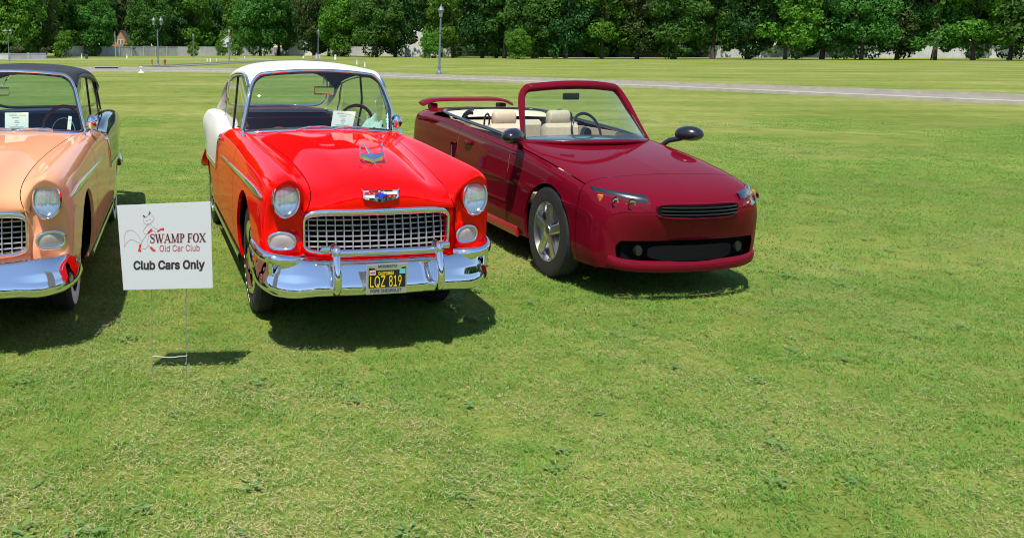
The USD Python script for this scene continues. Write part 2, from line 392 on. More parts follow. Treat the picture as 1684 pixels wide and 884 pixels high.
def ws_map(s, t, off=0.0):
    """windscreen: s across -1..1, t up 0..1"""
    s = np.asarray(s, float); t = np.asarray(t, float)
    B = np.stack([.785 * s, .915 + .105 * np.abs(s) ** 2.6, 1.034 - .036 * np.abs(s) ** 2.4], -1)
    T = np.stack([.640 * s, 1.16 + .075 * np.abs(s) ** 2.6, 1.452 - .038 * s * s], -1)
    p = B + (T - B) * t[..., None] + np.stack([0 * t, -.02 * np.sin(np.pi * t), 0 * t], -1)
    return p + np.stack([0 * t, off + 0 * t, 0 * t], -1)
def ws_loop(lo=(-1, 0), hi=(1, 1), rt=.26, rb=.06):
    """outline of the windscreen in (s, t): wide curves above, tight ones below"""
    out = []
    w, h = hi[0] - lo[0], hi[1] - lo[1]
    for cx, cy, sx, sy, r, a0 in ((1, 1, -1, -1, rt, 0), (0, 1, 1, -1, rt, 90), (0, 0, 1, 1, rb, 180), (1, 0, -1, 1, rb, 270)):
        for a in np.radians(np.linspace(a0, a0 + 90, 12)):
            rx, ry = r * .55, r
            out.append((lo[0] + w * (cx + sx * rx / 2 * (1 if False else 1)) + rx / 2 * w * math.cos(a), lo[1] + h * (cy + sy * ry) + ry * h * math.sin(a)))
    o = np.array(out); o = np.vstack([o, o[:1]])
    d = np.r_[0, np.cumsum(np.hypot(*(np.diff(o, axis=0) * [.6, .4]).T))]; q = np.linspace(0, d[-1], 129)[:-1]
    return np.stack([np.interp(q, d, o[:, 0]), np.interp(q, d, o[:, 1])], 1)
def rw_map(s, t, off=0.0):
    s = np.asarray(s, float); t = np.asarray(t, float)
    T = np.stack([.60 * s, 2.98 - .12 * s * s, 1.455 - .06 * s * s], -1)
    B = np.stack([.68 * s, 3.46 - .28 * np.abs(s) ** 2.4, 1.055 - .01 * s * s], -1)
    return B + (T - B) * t[..., None] + np.stack([0 * t, .06 * np.sin(np.pi * t), 0 * t], -1)
def mapped_pane(fn, loop, rings=8):
    """a closed loop of (s, t) filled with glass"""
    loop = np.asarray(loop); c = loop.mean(0)
    G = np.stack([fn(*(c + (loop - c) * k).T) for k in np.linspace(1, 0.001, rings)], 1)
    return grid(G, closed_u=True)
def rr_loop(n=72, e=5.0, lo=(-1, 0), hi=(1, 1)):
    q = rounded_loop(n, e); lo, hi = np.array(lo), np.array(hi)
    return (lo + hi) / 2 + q * (hi - lo) / 2

def build_wheel(car, x, y, side, white):
    """side -1: outside face looks to -x"""
    R = .338; zc = .335
    def place(m, sx=side): 
        v, f = M(m); v = v * [sx, 1, 1]; return (v + [x, y, zc], f if sx > 0 else f[:, ::-1])
    tyre = [(.225, -.07), (.26, -.085), (.305, -.088), (.328, -.072), (R, -.045), (R + .002, 0), (R, .045), (.328, .072), (.305, .088), (.26, .085), (.225, .07)]
    w = car.add("wheel", place(revolve([(.01, -.06), (.17, -.06), (.226, -.075), (.226, .06), (.20, .07), (.17, .035), (.01, .03)], 40, "x")), LOOK["chrome"], 40)
    t = car.add("tyre", place(revolve(tyre, 48, "x")), LOOK["black_rubber"], 50, w)
    gr = [revolve([(R - .004, k - .004), (R + .006, k - .003), (R + .006, k + .003), (R - .004, k + .004)], 48, "x") for k in (-.052, -.036, -.02, -.004, .012, .028, .044)]
    car.add("tread", place(cat(*gr)), LOOK["black_rubber"], False, w)
    if white:
        car.add("white_wall", place(revolve([(.232, .082), (.26, .0885), (.300, .0895), (.310, .087)], 48, "x")), LOOK["white_rubber"], 50, w)
        car.add("hub_cap", place(revolve([(.20, .068), (.195, .085), (.15, .088), (.13, .098), (.06, .115), (.001, .118)], 40, "x")), LOOK["chrome"], 50, w)
    else:
        car.add("trim_ring", place(revolve([(.228, .076), (.222, .088), (.205, .083), (.19, .066)], 48, "x")), LOOK["chrome"], 50, w)
        car.add("hub_cap", place(revolve([(.09, .035), (.088, .075), (.07, .088), (.03, .094), (.001, .096)], 32, "x")), LOOK["chrome"], 50, w)
        sp = []
        for k in range(8):
            a = k * math.pi / 4; m = boxm((.032, -.016, .07), (.062, .016, .205), .008); sp.append(move(m, (0, 0, 0), rotx(a)))
        car.add("spoke_ring", place(cat(*sp)), LOOK["chrome"], 30, w)
        # raised letters of the side wall read as small white dashes
        for k in range(28):
            if k % 14 > 6 or side > 0 or y > 1: continue
            a = k * 2 * math.pi / 28; car.add("raised_letter", place(move(boxm((.0865, -.009, .266), (.0900, .009, .290)), (0, 0, 0), rotx(a))), LOOK["white_rubber"], False, w)

def old_car(car, main, second, soft_top, white_walls, guards_with_bars, interior, fx=(1.0, 0.0), lamp_dz=0.0):
    L = LOOK
    def add(name, mesh, *a, **k):
        if name in FRONT and not (len(a) > 2):
            v, f = M(mesh); mesh = (v * [fx[0], 1, 1] + [fx[1], 0, 0], f)
        return car.add(name, mesh, *a, **k)
    def addf(name, mesh, *a, **k):
        v, f = M(mesh); return car.add(name, (v * [fx[0], 1, 1] + [fx[1], 0, 0], f), *a, **k)
    mainm, sec = L[main], L[second]
    # bonnet: one sheet between the two seams
    u = np.linspace(0, 1, 60)
    seam = basis(NR, np.r_[np.linspace(0.012, t_of_y(-.66), 26)[:-1], split_rows(-.66, .95, .045)]) @ BODY[:, 0]
    nb = len(seam)
    cen = basis(len(_hb), np.linspace(0, 1, nb)) @ _hb
    # match the centre line to the seam rows by progress along the curve
    def prog(p): d = np.r_[0, np.cumsum(np.linalg.norm(np.diff(p, axis=0), axis=1))]; return d / d[-1]
    ps, pc = prog(seam), prog(cen); cen = np.stack([np.interp(ps, pc, cen[:, k]) for k in range(2)], 1)
    f = np.linspace(-1, 1, 57); fa = np.abs(f)
    g = np.interp(fa, np.linspace(0, 1, 101), basis(11, np.linspace(0, 1, 101)) @ np.array([0, .01, .04, .09, .14, .20, .42, .86, 1.0, 1.02, 1.0]))
    gy = fa ** 2.2
    gap = (seam[:, 0] - .0065)
    H = np.stack([gap[:, None] * f, cen[:, 0][:, None] * (1 - gy) + seam[:, 1][:, None] * gy, cen[:, 1][:, None] * (1 - g) + seam[:, 2][:, None] * g], -1)
    add("bonnet", grid(H, flip=True), mainm, True)
    # wings, doors, quarters
    t_f = np.r_[T_NOSE, split_rows(-.66, .655, .018)]
    Gf = side_grid(t_f); fen = grid(Gf)
    fen, lip = wheel_cut(fen, 0.0, .33, .425, .415)
    topc = VCOL < .36
    cowl = grid(side_grid(split_rows(.655, 1.0, .03), v=VCOL[VCOL < .42]))
    dr = grid(side_grid(split_rows(.664, 1.843, .03), v=VCOL[VCOL > .395]))
    drt = grid(side_grid(split_rows(1.0, 1.845, .03), v=VCOL[VCOL < .43]))
    q = side_grid(np.r_[split_rows(1.852, 4.08, .018), np.linspace(t_of_y(4.08), 1, 14)[1:]])
    C = (q[:-1, :-1] + q[1:, 1:]) / 2
    zl = .645 - .012 * (C[..., 1] - 1.96) ; zl = np.where(C[..., 1] < 1.96, .645 + (1.96 - C[..., 1]) * 3.0, zl)
    upper = C[..., 2] > zl
    ql, lip2 = wheel_cut(grid(q, keep=~upper), 2.921, .33, .41, .34)
    qu = grid(q, keep=upper)
    for mm in (lambda m: m, mirror):
        w = add("front_wing", mm(cat(fen)), mainm, 60)
        if lip is not None: add("arch_lip", mm(lip), mainm, False, w)
        add("cowl_side", mm(cowl), mainm, 60)
        d = add("door", mm(cat(dr, drt)), mainm, 60)
        r = add("rear_quarter", mm(ql), mainm, 60)
        if lip2 is not None: add("arch_lip", mm(lip2), mainm, False, r)
        add("upper_quarter", mm(qu), sec, 60)
        # chrome side mouldings
        def spear(pts, rad, n=40):
            p = curve(pts, n, 2); yz = p[:, :2]; x = side_x(yz[:, 0], yz[:, 1]) + .004
            return tube(np.stack([x, yz[:, 0], yz[:, 1]], 1), .010, 8, flat=rad, up=(0, 0, 1))
        ss = np.linspace(0, 1, 40)
        add("side_spear", mm(spear([(-.70, .812), (-.2, .815), (.6, .808), (1.52, .79)], .024 * np.minimum(1, ss * 6 + .25) * (1 - .65 * ss))), L["chrome"], 60)
        add("rear_spear", mm(spear([(1.955, .645), (2.6, .637), (3.4, .628), (4.15, .618)], .017)), L["chrome"], 60)
        add("sash_moulding", mm(spear([(1.868, .925), (1.885, .86), (1.915, .76), (1.955, .64)], .013)), L["chrome"], 60)
        hy = np.linspace(1.62, 1.78, 14)
        add("door_handle", mm(tube(np.stack([side_x(hy, hy * 0 + .90) + .008 + .025 * np.sin(np.pi * np.linspace(0, 1, 14)), hy, hy * 0 + .90], 1), .008, 8, flat=.012)), L["chrome"], 60, d)
        yb = np.linspace(.5, 2.5, 30); xb = np.full(30, .885)
        add("sill", mm(tube(np.stack([xb, yb, np.full(30, .225)], 1), .014, 8, flat=.022)), L["chrome"], 60)
        add("belt_moulding", mm(tube(np.stack([np.interp(np.linspace(1.02, 1.86, 24), [1, 1.3, 1.86], [.715, .735, .735]), np.linspace(1.02, 1.86, 24), np.interp(np.linspace(1.02, 1.86, 24), [1.0, 1.35, 1.62, 1.86], [1.015, 1.012, .998, .956])], 1), .010, 8)), L["chrome"], 60)
        # rear light
        add("rear_light", mm(move(revolve([(.001, .05), (.03, .045), (.045, .02), (.05, -.02)], 20, "y", (1, 1.7)), (.79, 4.17, .80))), L["red_plastic"], 60)
    # boot lid, cowl and tail
    bt = split_rows(3.30, 4.02, .06); e = basis(NR, bt) @ BODY[:, 0]
    ff = np.linspace(-1, 1, 25)
    B = np.stack([e[:, :1] * ff, np.repeat(e[:, 1:2], 25, 1), e[:, 2:3] + .03 * (1 - ff[None] ** 2)], -1)
    add("boot_lid", grid(B, flip=True), sec, True)
    tail = np.array([[(.60 * s, 4.02 + .16 * t, .985 + .02 * (1 - s * s) * (1 - t) - .55 * t ** 1.6) for s in ff] for t in np.linspace(0, 1, 14)])
    add("tail_panel", grid(tail, flip=True), mainm, True)
    he = H[-1] * [1.0, 1, 1]; hs = he[:, 0] / he[-1, 0]
    wb = ws_map(hs * .985, hs * 0) + [0, .006, -.004]
    cw = np.stack([he + [0, -.02, -.014], he + [0, .004, -.004], he * .5 + wb * .5 + [0, 0, .003], wb, wb + [0, .03, -.02]], 0)
    add("cowl_panel", grid(cw, flip=True), mainm, 50)
    vent = []
    for k in range(-9, 10): vent.append(boxm((k * .03 - .009, .935, 1.0545), (k * .03 + .009, .955, 1.0625), .002))
    # black blocks, added to block light and darken the insides
    add("engine_bay", boxm((-.50, -.60, .26), (.50, .88, .80)), L["cavity_black"])
    add("underbody", cat(boxm((-.80, .46, .20), (.80, 2.48, .30)), boxm((-.55, -.72, .24), (.55, .46, .40)), boxm((-.55, 2.48, .24), (.55, 4.1, .45)), boxm((-.62, -.45, .5), (.62, .60, .82))), L["cavity_black"])
    # valance below the grille
    s = np.linspace(-1, 1, 31)
    V = np.stack([np.stack([.60 * s, -.815 + .05 * s ** 2 + o, np.full(31, z)], -1) for z, o in ((.520, .03), (.505, 0), (.48, .0), (.455, .004), (.43, .02), (.41, .05))], 0)
    add("valance", grid(V), mainm, True)
    pan = np.stack([np.stack([.88 * s, -.80 + .10 * s ** 2 + o, np.full(31, z)], -1) for z, o in ((.43, .02), (.405, -.06), (.40, -.10))], 0)
    add("splash_pan", grid(pan), mainm, True)
    # grille: frame, upright and level bars, black behind
    loop = rounded_loop(96, 7.0) * [.585, .112]; loop[:, 1] += .630
    gy_ = lambda x: -.825 + .06 * (np.asarray(x) / .6) ** 2
    sur = rounded_loop(96, 7.0) * [.575, .105]; sur[:, 1] += .630
    so = rounded_loop(96, 14.0) * [.735, .165]; so[:, 1] += .612
    add("grille_surround", grid(np.stack([np.stack([q[:, 0], gy_(q[:, 0]) + o, q[:, 1]], 1) for q, o in ((sur, .06), (sur, .012), (sur * .6 + so * .4, .018), (so, .05), (so, .10))], 1), closed_u=True), mainm, 40)
    fr = np.stack([loop[:, 0], gy_(loop[:, 0]) - .006, loop[:, 1]], 1)
    topw = np.clip((loop[:, 1] - .70) / .05, 0, 1)
    gfm = add("grille_frame", tube(fr, .013 + .009 * topw, 10, closed=True, flat=.016, up=(0, 1, 0)), L["chrome"], 60)
    for k in range(17):
        x = -.54 + 1.08 * k / 16; zz = np.linspace(.53, .735, 9)
        p = np.stack([np.full(9, x), gy_(x) + .018 + .045 * np.linspace(0, 1, 9) ** 1.5, zz], 1)
        add("grille_upright", tube(p, .0052, 6, flat=.012, up=(0, 1, 0)), L["bright_metal"], 50)
    for k in range(7):
        z = .548 + .170 * k / 6; x = np.linspace(-.575, .575, 25)
        p = np.stack([x, gy_(x) + .03 + .045 * ((z - .53) / .205) ** 1.5, np.full(25, z)], 1)
        add("grille_bar", tube(p, .0048, 6, flat=.010, up=(0, 1, 0)), L["bright_metal"], 50)
    xg = np.linspace(-.60, .60, 21)
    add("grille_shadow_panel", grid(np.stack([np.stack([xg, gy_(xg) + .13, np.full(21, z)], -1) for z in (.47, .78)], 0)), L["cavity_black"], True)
    # headlights and side lights
    for sx in (-1, 1):
        c = np.array([.738 * sx, -.800, .810 - .008 * sx * (1 if guards_with_bars else 0)])
        gk = move(revolve([(.0895, .004), (.0905, -.009), (.0945, -.0115), (.0955, .0)], 48, "y"), c)
        hl = add("headlight", move(revolve([(.085, .03), (.086, .0), (.0905, -.010), (.097, -.018), (.105, -.010), (.110, .010), (.111, .10)], 48, "y"), c), L["chrome"], 60)
        add("reflector", move(revolve([(.088, -.002), (.078, .012), (.055, .022), (.02, .028), (.001, .0285)], 40, "y"), c), L["reflector_metal"], 60, hl)
        add("gasket", gk, L["black_rubber"], 60, hl)  # black ring between lens and bezel
        add("bulb_shield", move(revolve([(.001, -.0), (.02, .004), (.024, .03)], 20, "y"), c), L["brushed_metal"], 60, hl)
        add("lens", move(revolve([(.0895, .0), (.088, -.008), (.07, -.020), (.045, -.029), (.02, -.033), (.0005, -.034), (.0005, -.029), (.045, -.023), (.085, -.004)], 40, "y"), c), L["lamp_glass"], 60, hl)
        # side light: flat below, arched above
        a = np.linspace(0, np.pi, 22)
        pl = np.r_[np.stack([-.098 * np.cos(a), .048 * np.sin(a) ** .8], 1), np.array([(.094, -.018), (.075, -.036), (.03, -.042), (-.03, -.042), (-.075, -.036), (-.094, -.018)])]
        pl = np.vstack([curve(np.vstack([pl, pl[:1]]), 50, 2)])[:-1]
        yb = lambda x: -.775 + .035 * np.clip((np.abs(x) - .70) / .15, -1, 1.2)
        P = np.stack([.752 * sx + pl[:, 0], yb(.752 * sx + pl[:, 0]), .585 + pl[:, 1]], 1)
        ml = add("side_light", tube(P, .012, 8, closed=True, flat=.016, up=(0, 1, 0)), L["chrome"], 60)
        G = np.stack([P.mean(0) + (P - P.mean(0)) * k + [0, -.016 * (1 - k * k) - .002, 0] for k in np.linspace(.97, .001, 7)], 1)
        addf("lens", grid(G, closed_u=True), L["marker_lens"], 60, ml)
    # front bumper
    px = curve([(-.922, -.60), (-.922, -.68), (-.912, -.76), (-.87, -.85), (-.77, -.915), (-.55, -.955), (-.25, -.975), (0, -.98), (.25, -.975), (.55, -.955), (.77, -.915), (.87, -.85), (.912, -.76), (.922, -.68), (.922, -.60)], 97)
    def bumper(px, prof):
        t = np.gradient(px, axis=0); t /= np.linalg.norm(t, axis=1, keepdims=True); nrm = np.stack([t[:, 1], -t[:, 0]], 1)
        ax = np.abs(px[:, 0]); wave = .022 * np.exp(-((ax - .70) / .13) ** 2)
        return np.stack([np.stack([px[:, 0] + nrm[:, 0] * o, px[:, 1] + nrm[:, 1] * o, z + (wave * (.45 if z > .42 else -.55)) + .03 * np.clip((ax - .84) / .10, 0, 1) * (.5 if z < .42 else .2)], 1) for o, z in prof], 1)
    prof = surf(np.array([(o, z, 0) for o, z in [(-.090, .495), (-.070, .508), (-.044, .504), (-.022, .475), (-.002, .435), (.016, .402), (.027, .375), (.026, .350), (.010, .330), (-.018, .319), (-.055, .320), (-.085, .335)]])[:, None, :].repeat(4, 1), np.linspace(0, 1, 26), [0.0])[:, 0, :2]
    prof = np.vstack([prof, [(-.10, .36), (-.105, .42), (-.10, .47), prof[0]]])
    def solid(G):
        ends = [np.stack([G[k] * (1 - w) + G[k].mean(0) * w for w in (0, .15, 1.0)], 0) for k in (0, -1)]
        return cat(grid(G), grid(ends[0], flip=True), grid(ends[1]))
    fb = add("front_bumper", solid(bumper(px, prof)), L["chrome"], 50)
    for sx in (-1, 1):
        xg_ = .40 * sx
        p = curve([(xg_, -.955, .362), (xg_, -1.03, .36), (xg_, -1.05, .41), (xg_, -1.035, .48), (xg_, -1.005, .535), (xg_, -.975, .574), (xg_, -.93, .578)], 26)
        wd = np.interp(np.linspace(0, 1, 26), [0, .15, .7, 1], [.026, .032, .032, .026])
        add("overrider", tube(p, wd, 12, flat=.028, up=(0, 0.3, 1)), L["chrome"], 60)
        if guards_with_bars:
            p = curve([(.44 * sx, -.955, .575), (.50 * sx, -.955, .575)], 6)
            add("bar_stub", tube(p, .019, 12), L["chrome"], 60)
            add("bar_knuckle", move(revolve([(.001, -.045), (.026, -.04), (.037, -.015), (.037, .02), (.001, .03)], 20, "y"), (.40 * sx, -.98, .566)), L["chrome"], 60)
            p = curve([(.60 * sx, -.845, .500), (.66 * sx, -.885, .503), (.77 * sx, -.905, .512), (.87 * sx, -.875, .522), (.925 * sx, -.80, .535), (.945 * sx, -.70, .543), (.945 * sx, -.60, .545)], 40)
            add("corner_bar", tube(p, .026, 12, flat=.030), L["chrome"], 60)
            add("bar_bracket", boxm((.86 * sx - .018, -.875, .43), (.86 * sx + .018, -.84, .53), .008), L["chrome"], 30)
    if guards_with_bars:
        add("grille_guard", tube(curve([(-.40, -.955, .553), (-.2, -.962, .553), (0, -.965, .553), (.2, -.962, .553), (.40, -.955, .553)], 24), .020, 12, flat=.020), L["chrome"], 60)
    # rear bumper, only its ends show
    rb = px.copy(); rb[:, 1] = 3.56 - rb[:, 1]; rb[:, 0] *= (.945 if guards_with_bars else .93); G = bumper(rb[::-1], prof) + [0, 0, .055]
    for k in range(8):
        for q in (k, len(G) - 1 - k): G[q] = G[q].mean(0) + (G[q] - G[q].mean(0)) * math.sqrt(1 - (1 - k / 8) ** 2 * .98); add("rear_bumper", solid(G), L["chrome"], 50)
    # windscreen
    lp = ws_loop()
    F = ws_map(lp[:, 0], lp[:, 1])
    wf = add("windscreen_frame", tube(F, .013, 8, closed=True, flat=.018, up=(0, 1, .2)), L["chrome"], 60)
    sl = np.clip(np.linspace(-1, 1, 96), -1, 1)
    lp2 = ws_loop((-.975, .03), (.975, .965))
    add("windscreen_seal", tube(ws_map(lp2[:, 0], lp2[:, 1], .004), .010, 6, closed=True), L["black_rubber"], 60, wf)
    add("windscreen", mapped_pane(ws_map, ws_loop((-.98, .02), (.98, .97))), L["tinted_glass"], True)
    for sx in (-1, 1):   # dog-leg pillar filler between frame and side window
        t = np.linspace(0, 1, 12)
        a = ws_map(np.full(12, sx * 1.0), t) + [0, .012, 0]
        b = np.stack([np.interp(t, [0, .5, 1], [.745, .70, .632]) * sx, np.interp(t, [0, .35, 1], [1.075, 1.17, 1.30]), np.interp(t, [0, 1], [1.01, 1.425])], 1)
        add("windscreen_pillar", cat(grid(np.stack([a, b], 1)), tube(b, .012, 8)), L["black_canvas" if soft_top else "chrome"], 60)
    # wipers
    for s0, s1 in ((-.20, .13), (.28, .62)):
        base = ws_map(np.array(s0 - .12), np.array(.015)) + [0, -.02, .0]
        tip = ws_map(np.array((s0 + s1) / 2), np.array(.05)) + [0, -.028, .0]
        wp = add("wiper", tube(np.array([base, (base + tip) / 2 + [0, -.01, .012], tip]), .006, 8), L["chrome"], 60)
        q = np.linspace(s0, s1, 16); add("wiper_blade", tube(ws_map(q, .035 + .02 * np.sin(np.pi * np.linspace(0, 1, 16))) + [0, -.024, .0], .005, 6, flat=.008), L["brushed_metal"], 40, wp)
        add("wiper_pivot", move(revolve([(.018, .0), (.016, -.015), (.001, -.02)], 16, "z"), base + [0, 0, .0]), L["chrome"], 60, wp)
    # roof
    dzr = -.022
    rs = [  # y, edge x, edge z, centre z
        (1.17, .648, 1.425, 1.462), (1.34, .662, 1.432, 1.505), (1.6, .668, 1.432, 1.534), (1.9, .674, 1.425, 1.545), (2.25, .676, 1.405, 1.540), (2.6, .676, 1.362, 1.522), (2.85, .674, 1.31, 1.490), (2.98, .672, 1.27, 1.462)]
    rs = [(y, x + (.028 if y > 1.2 else 0), ze - .012, zc - (.024 if y > 1.2 else .0)) for y, x, ze, zc in rs]
    if soft_top: rs = [(y, x + (.01 if y > 1.3 else 0), ze, zc - (.018 if y > 1.2 else 0)) for y, x, ze, zc in rs]
    rows = []
    for y, x, ze, zc in rs:
        rows.append([(0, y, zc), (.3 * x, y, zc - .004), (.6 * x, y, zc - .016), (.84 * x, y, (zc * .58 + ze * .42)), (.97 * x, y, ze + .035), (1.01 * x, y, ze + .004), (.985 * x, y, ze - .008)])
    fs = ws_map(np.array([0, .3, .6, .80, .93, .985, 1.0]), np.array([1.0, 1.0, 1.0, .995, .93, .85, .74])) + [0, .004, .010]
    rows[0] = [tuple(q) for q in fs]
    rows.insert(1, [tuple(q * .55 + np.array(r) * .45 + [0, 0, .012]) for q, r in zip(fs, rows[1])])
    rs.insert(1, rs[0])
    R = surf(np.array(rows), np.linspace(0, 1, 44), np.linspace(0, 1, 30))
    R = np.concatenate([(R * [-1, 1, 1])[:, ::-1][:, :-1], R], 1)
    rl = L["black_canvas"] if soft_top else sec
    rf = add("soft_top" if soft_top else "roof", grid(R, flip=True), rl, True)
    Ri = R.copy(); Ri[..., 2] -= .022; Ri[..., 0] *= .985
    add("headlining", grid(Ri), L["headliner"], True, rf)
    # rear pillars: from the roof edge down to the belt, around the rear window
    for sx in (-1, 1):
        t = np.linspace(0, 1, 24)
        outer = curve([(.700, 2.70, 1.325), (.715, 2.95, 1.25), (.735, 3.15, 1.14), (.750, 3.36, 1.045), (.745, 3.50, 1.01)], 24)
        if soft_top: outer = curve([(.705, 2.45, 1.37), (.72, 2.65, 1.29), (.735, 2.75, 1.15), (.74, 2.85, 1.03)], 24)
        q = np.linspace(1, 0, 24); inner = rw_map(np.full(24, 1.0), q)
        roofe = np.array([basis(len(rs), [1.0])[0] @ np.array(rows)[:, 5]])
        mid = (outer + inner) / 2 + np.array([.02, .02, .012])
        G = surf(np.stack([outer, mid, inner], 1), np.linspace(0, 1, 24), np.linspace(0, 1, 8))
        wedge = grid(np.stack([curve([(.700, 2.70, 1.325), (.70, 2.85, 1.30), (.69, 2.98, 1.262)], 8), rw_map(np.linspace(1, 1, 8), np.linspace(1, 1, 8))], 1))
        pil = cat(grid(G), wedge); pil = pil if sx > 0 else mirror(pil)
        add("rear_pillar", pil, rl, 60)
        # side window opening: chrome trim along the roof edge and round to the belt
        ed = basis(len(rs), np.linspace(0.02, .86, 26)) @ np.array(rows)[:, 6]
        end = [(.690, 2.78, 1.20), (.712, 2.80, 1.06), (.728, 2.74, .995)] if not soft_top else [(.70, 2.62, 1.22), (.72, 2.62, 1.08), (.73, 2.60, .99)]
        pth = np.vstack([ed, curve([ed[-1]] + [ed[-1] * .4 + np.array(end[0]) * .6] + end, 14)[1:]])
        pth = pth * [sx, 1, 1]
        add("side_window_trim", tube(pth, .013, 8, flat=.013), L["black_trim" if soft_top else "chrome"], 60)
        if not soft_top:
            dp = (ed + [.02, 0, -.002]) * [sx, 1, 1]; add("drip_rail", tube(dp, .007, 6), L["chrome"], 60)
        # glass: quarter light, door glass, quarter glass, each with its upright
        zt = lambda y: np.interp(y, [1.17, 1.6, 2.25, 2.6, 2.85], [1.39, 1.40, 1.375, 1.33, 1.25])
        xt = lambda y: np.interp(y, [1.1, 1.6, 2.8], [.640, .675, .69]); zb = lambda y: np.interp(y, [1.0, 1.35, 1.62, 1.86, 2.08, 2.45, 2.9], [1.0, 1.0, .985, .945, .95, .99, 1.01])
        for y0, y1 in ((1.24, 1.93), (1.95, 2.66)):
            yy = np.linspace(y0, y1, 10)
            top = np.stack([xt(yy), yy, zt(yy)], 1); bot = np.stack([np.full(10, .735), yy, zb(yy)], 1)
            gl = grid(np.stack([bot * (1 - k) + top * k for k in np.linspace(0, 1, 5)], 1)); gl = gl if sx > 0 else mirror(gl)
            add("side_glass", gl, L["clear_glass"], True)
            e = np.stack([bot[-1] * (1 - k) + top[-1] * k for k in np.linspace(0, 1, 6)]) * [sx, 1, 1] + [0, .01, 0]
            if y0 < 1.5: add("window_upright", tube(e, .008, 6, flat=.013), L["black_trim"], 60)
    lq = rr_loop(72, 4.5, (-.97, .02), (.97, .97)); fq = rw_map(lq[:, 0], lq[:, 1])
    add("rear_window_trim", tube(fq, .014, 8, closed=True, up=(0, 1, 1)), L["black_canvas" if soft_top else "chrome"], 60)
    add("rear_window", mapped_pane(rw_map, lq), L["tinted_glass"], True)
    bb = np.stack([.66 * ff, np.full(25, 3.47) - .20 * ff ** 2, np.full(25, 1.045)], -1); bc = np.stack([.64 * ff, np.full(25, 3.30), 1.035 - 0 * ff], -1)
    add("rear_deck", grid(np.stack([np.stack([.67 * ff, 3.52 - .1 * ff ** 2, 1.05 - .01 * ff ** 2], -1), np.stack([.67 * ff, 3.30 - 0 * ff, 1.052 - .008 * ff ** 2], -1), np.stack([.70 * ff, 2.9 - 0 * ff, 1.03 - 0 * ff], -1)], 0)), L["dark_red_vinyl" if not soft_top else "navy_cloth"], True)
    # interior
    iv, idk = (L["red_vinyl"], L["dark_red_vinyl"]) if interior == "red" else (L["navy_cloth"], L["dark_fabric"])
    add("cabin_floor", boxm((-.72, .95, .30), (.72, 3.0, .34)), idk)
    add("front_seat", cat(boxm((-.66, 1.55, .44), (.66, 2.06, .64), .07), boxm((-.66, 1.98, .50), (.66, 2.22, 1.035), .09)), idk, 40)
    add("rear_seat", cat(boxm((-.64, 2.5, .44), (.64, 2.95, .62), .07), boxm((-.66, 2.85, .5), (.66, 3.1, 1.03), .08)), idk, 40)
    add("seat_piping", tube(curve([(-.62, 2.07, .99), (-.60, 2.07, 1.035), (0, 2.07, 1.045), (.60, 2.07, 1.035), (.62, 2.07, .99)], 24), .012, 8), iv, 60)
    dash = np.stack([ws_map(ff * .985, ff * 0) + [0, .03, -.012], np.stack([.74 * ff, 1.16 + .02 * ff ** 2, 1.035 - .012 * ff ** 2], -1), np.stack([.74 * ff, 1.21 + 0 * ff, 1.0 - 0 * ff], -1), np.stack([.74 * ff, 1.20 + 0 * ff, .80 - 0 * ff], -1)], 0)
    ds = add("dashboard", grid(surf(dash, np.linspace(0, 1, 20), np.linspace(0, 1, 25))), iv if interior == "red" else L["peach_paint"], True)
    add("instrument_hood", move(revolve([(.001, -.05), (.10, -.05), (.13, -.02), (.135, .06)], 28, "y", (1, .62)), (.36, 1.20, .945)), iv if interior == "red" else L["peach_paint"], 60, ds)
    add("speaker_hood", move(revolve([(.001, -.05), (.10, -.05), (.13, -.02), (.135, .06)], 28, "y", (1, .62)), (-.36, 1.20, .945)), iv if interior == "red" else L["peach_paint"], 60, ds)
    for mm in (lambda m: m, mirror):
        add("inner_door", mm(boxm((.70, 1.02, .34), (.725, 1.86, .99))), iv)
        add("side_trim_panel", mm(boxm((.70, 1.87, .34), (.72, 2.9, .94))), iv)
    # steering wheel on the right of the picture
    sc, tilt = np.array([.50, 1.40, .985]), rotx(math.radians(-62))
    a = np.arange(40) * 2 * np.pi / 40; ring = np.stack([.215 * np.cos(a), .215 * np.sin(a), 0 * a], 1)
    def sw(p): return np.asarray(p) @ rotx(math.radians(62)).T * [1, 1, 1] + sc
    rim = add("steering_wheel", tube(sw(ring), .013, 8, closed=True, up=(0, .5, .5)), L["wood_red"], 60)
    add("horn_ring", tube(sw(np.stack([.12 * np.cos(a), .12 * np.sin(a), 0 * a - .01], 1)), .005, 6, closed=True, up=(0, .5, .5)), L["chrome"], 60, rim)
    for k in (0, 1): 
        ang = k * math.pi + .0; add("spoke", tube(sw(np.array([(0, 0, -.02), (.1 * math.cos(ang), .1 * math.sin(ang), -.015), (.21 * math.cos(ang), .21 * math.sin(ang), 0)])), .010, 8), L["wood_red"], 60, rim)
    add("steering_column", tube(np.array([sc + [0, -.02, -.01], sc + [0, -.45, -.25]]), .022, 10), L["wood_red"], 60, rim)
    # inside mirror
    mp = ws_map(np.array(.0), np.array(.62)) + [0.06 if guards_with_bars else -.07, .14, .01]
    mi = add("inside_mirror", move(boxm((-.10, -.012, -.03), (.10, .012, .03), .012), mp), L["chrome"], 40)
    add("mirror_stalk", tube(np.array([mp + [0, .0, .02], ws_map(np.array(0.06), np.array(.97)) + [0.02, .05, 0]]), .006, 6), L["chrome"], 50, mi)
    # door mirror on the driver's side
    m0 = np.array([.845, .98, 1.0]); m1 = np.array([.845, 1.02, 1.085])
    dm = add("door_mirror", move(revolve([(.001, -.045), (.03, -.04), (.052, -.02), (.058, .01), (.054, .018), (.001, .016)], 28, "y", (1, .9)), m1), L["chrome"], 60)
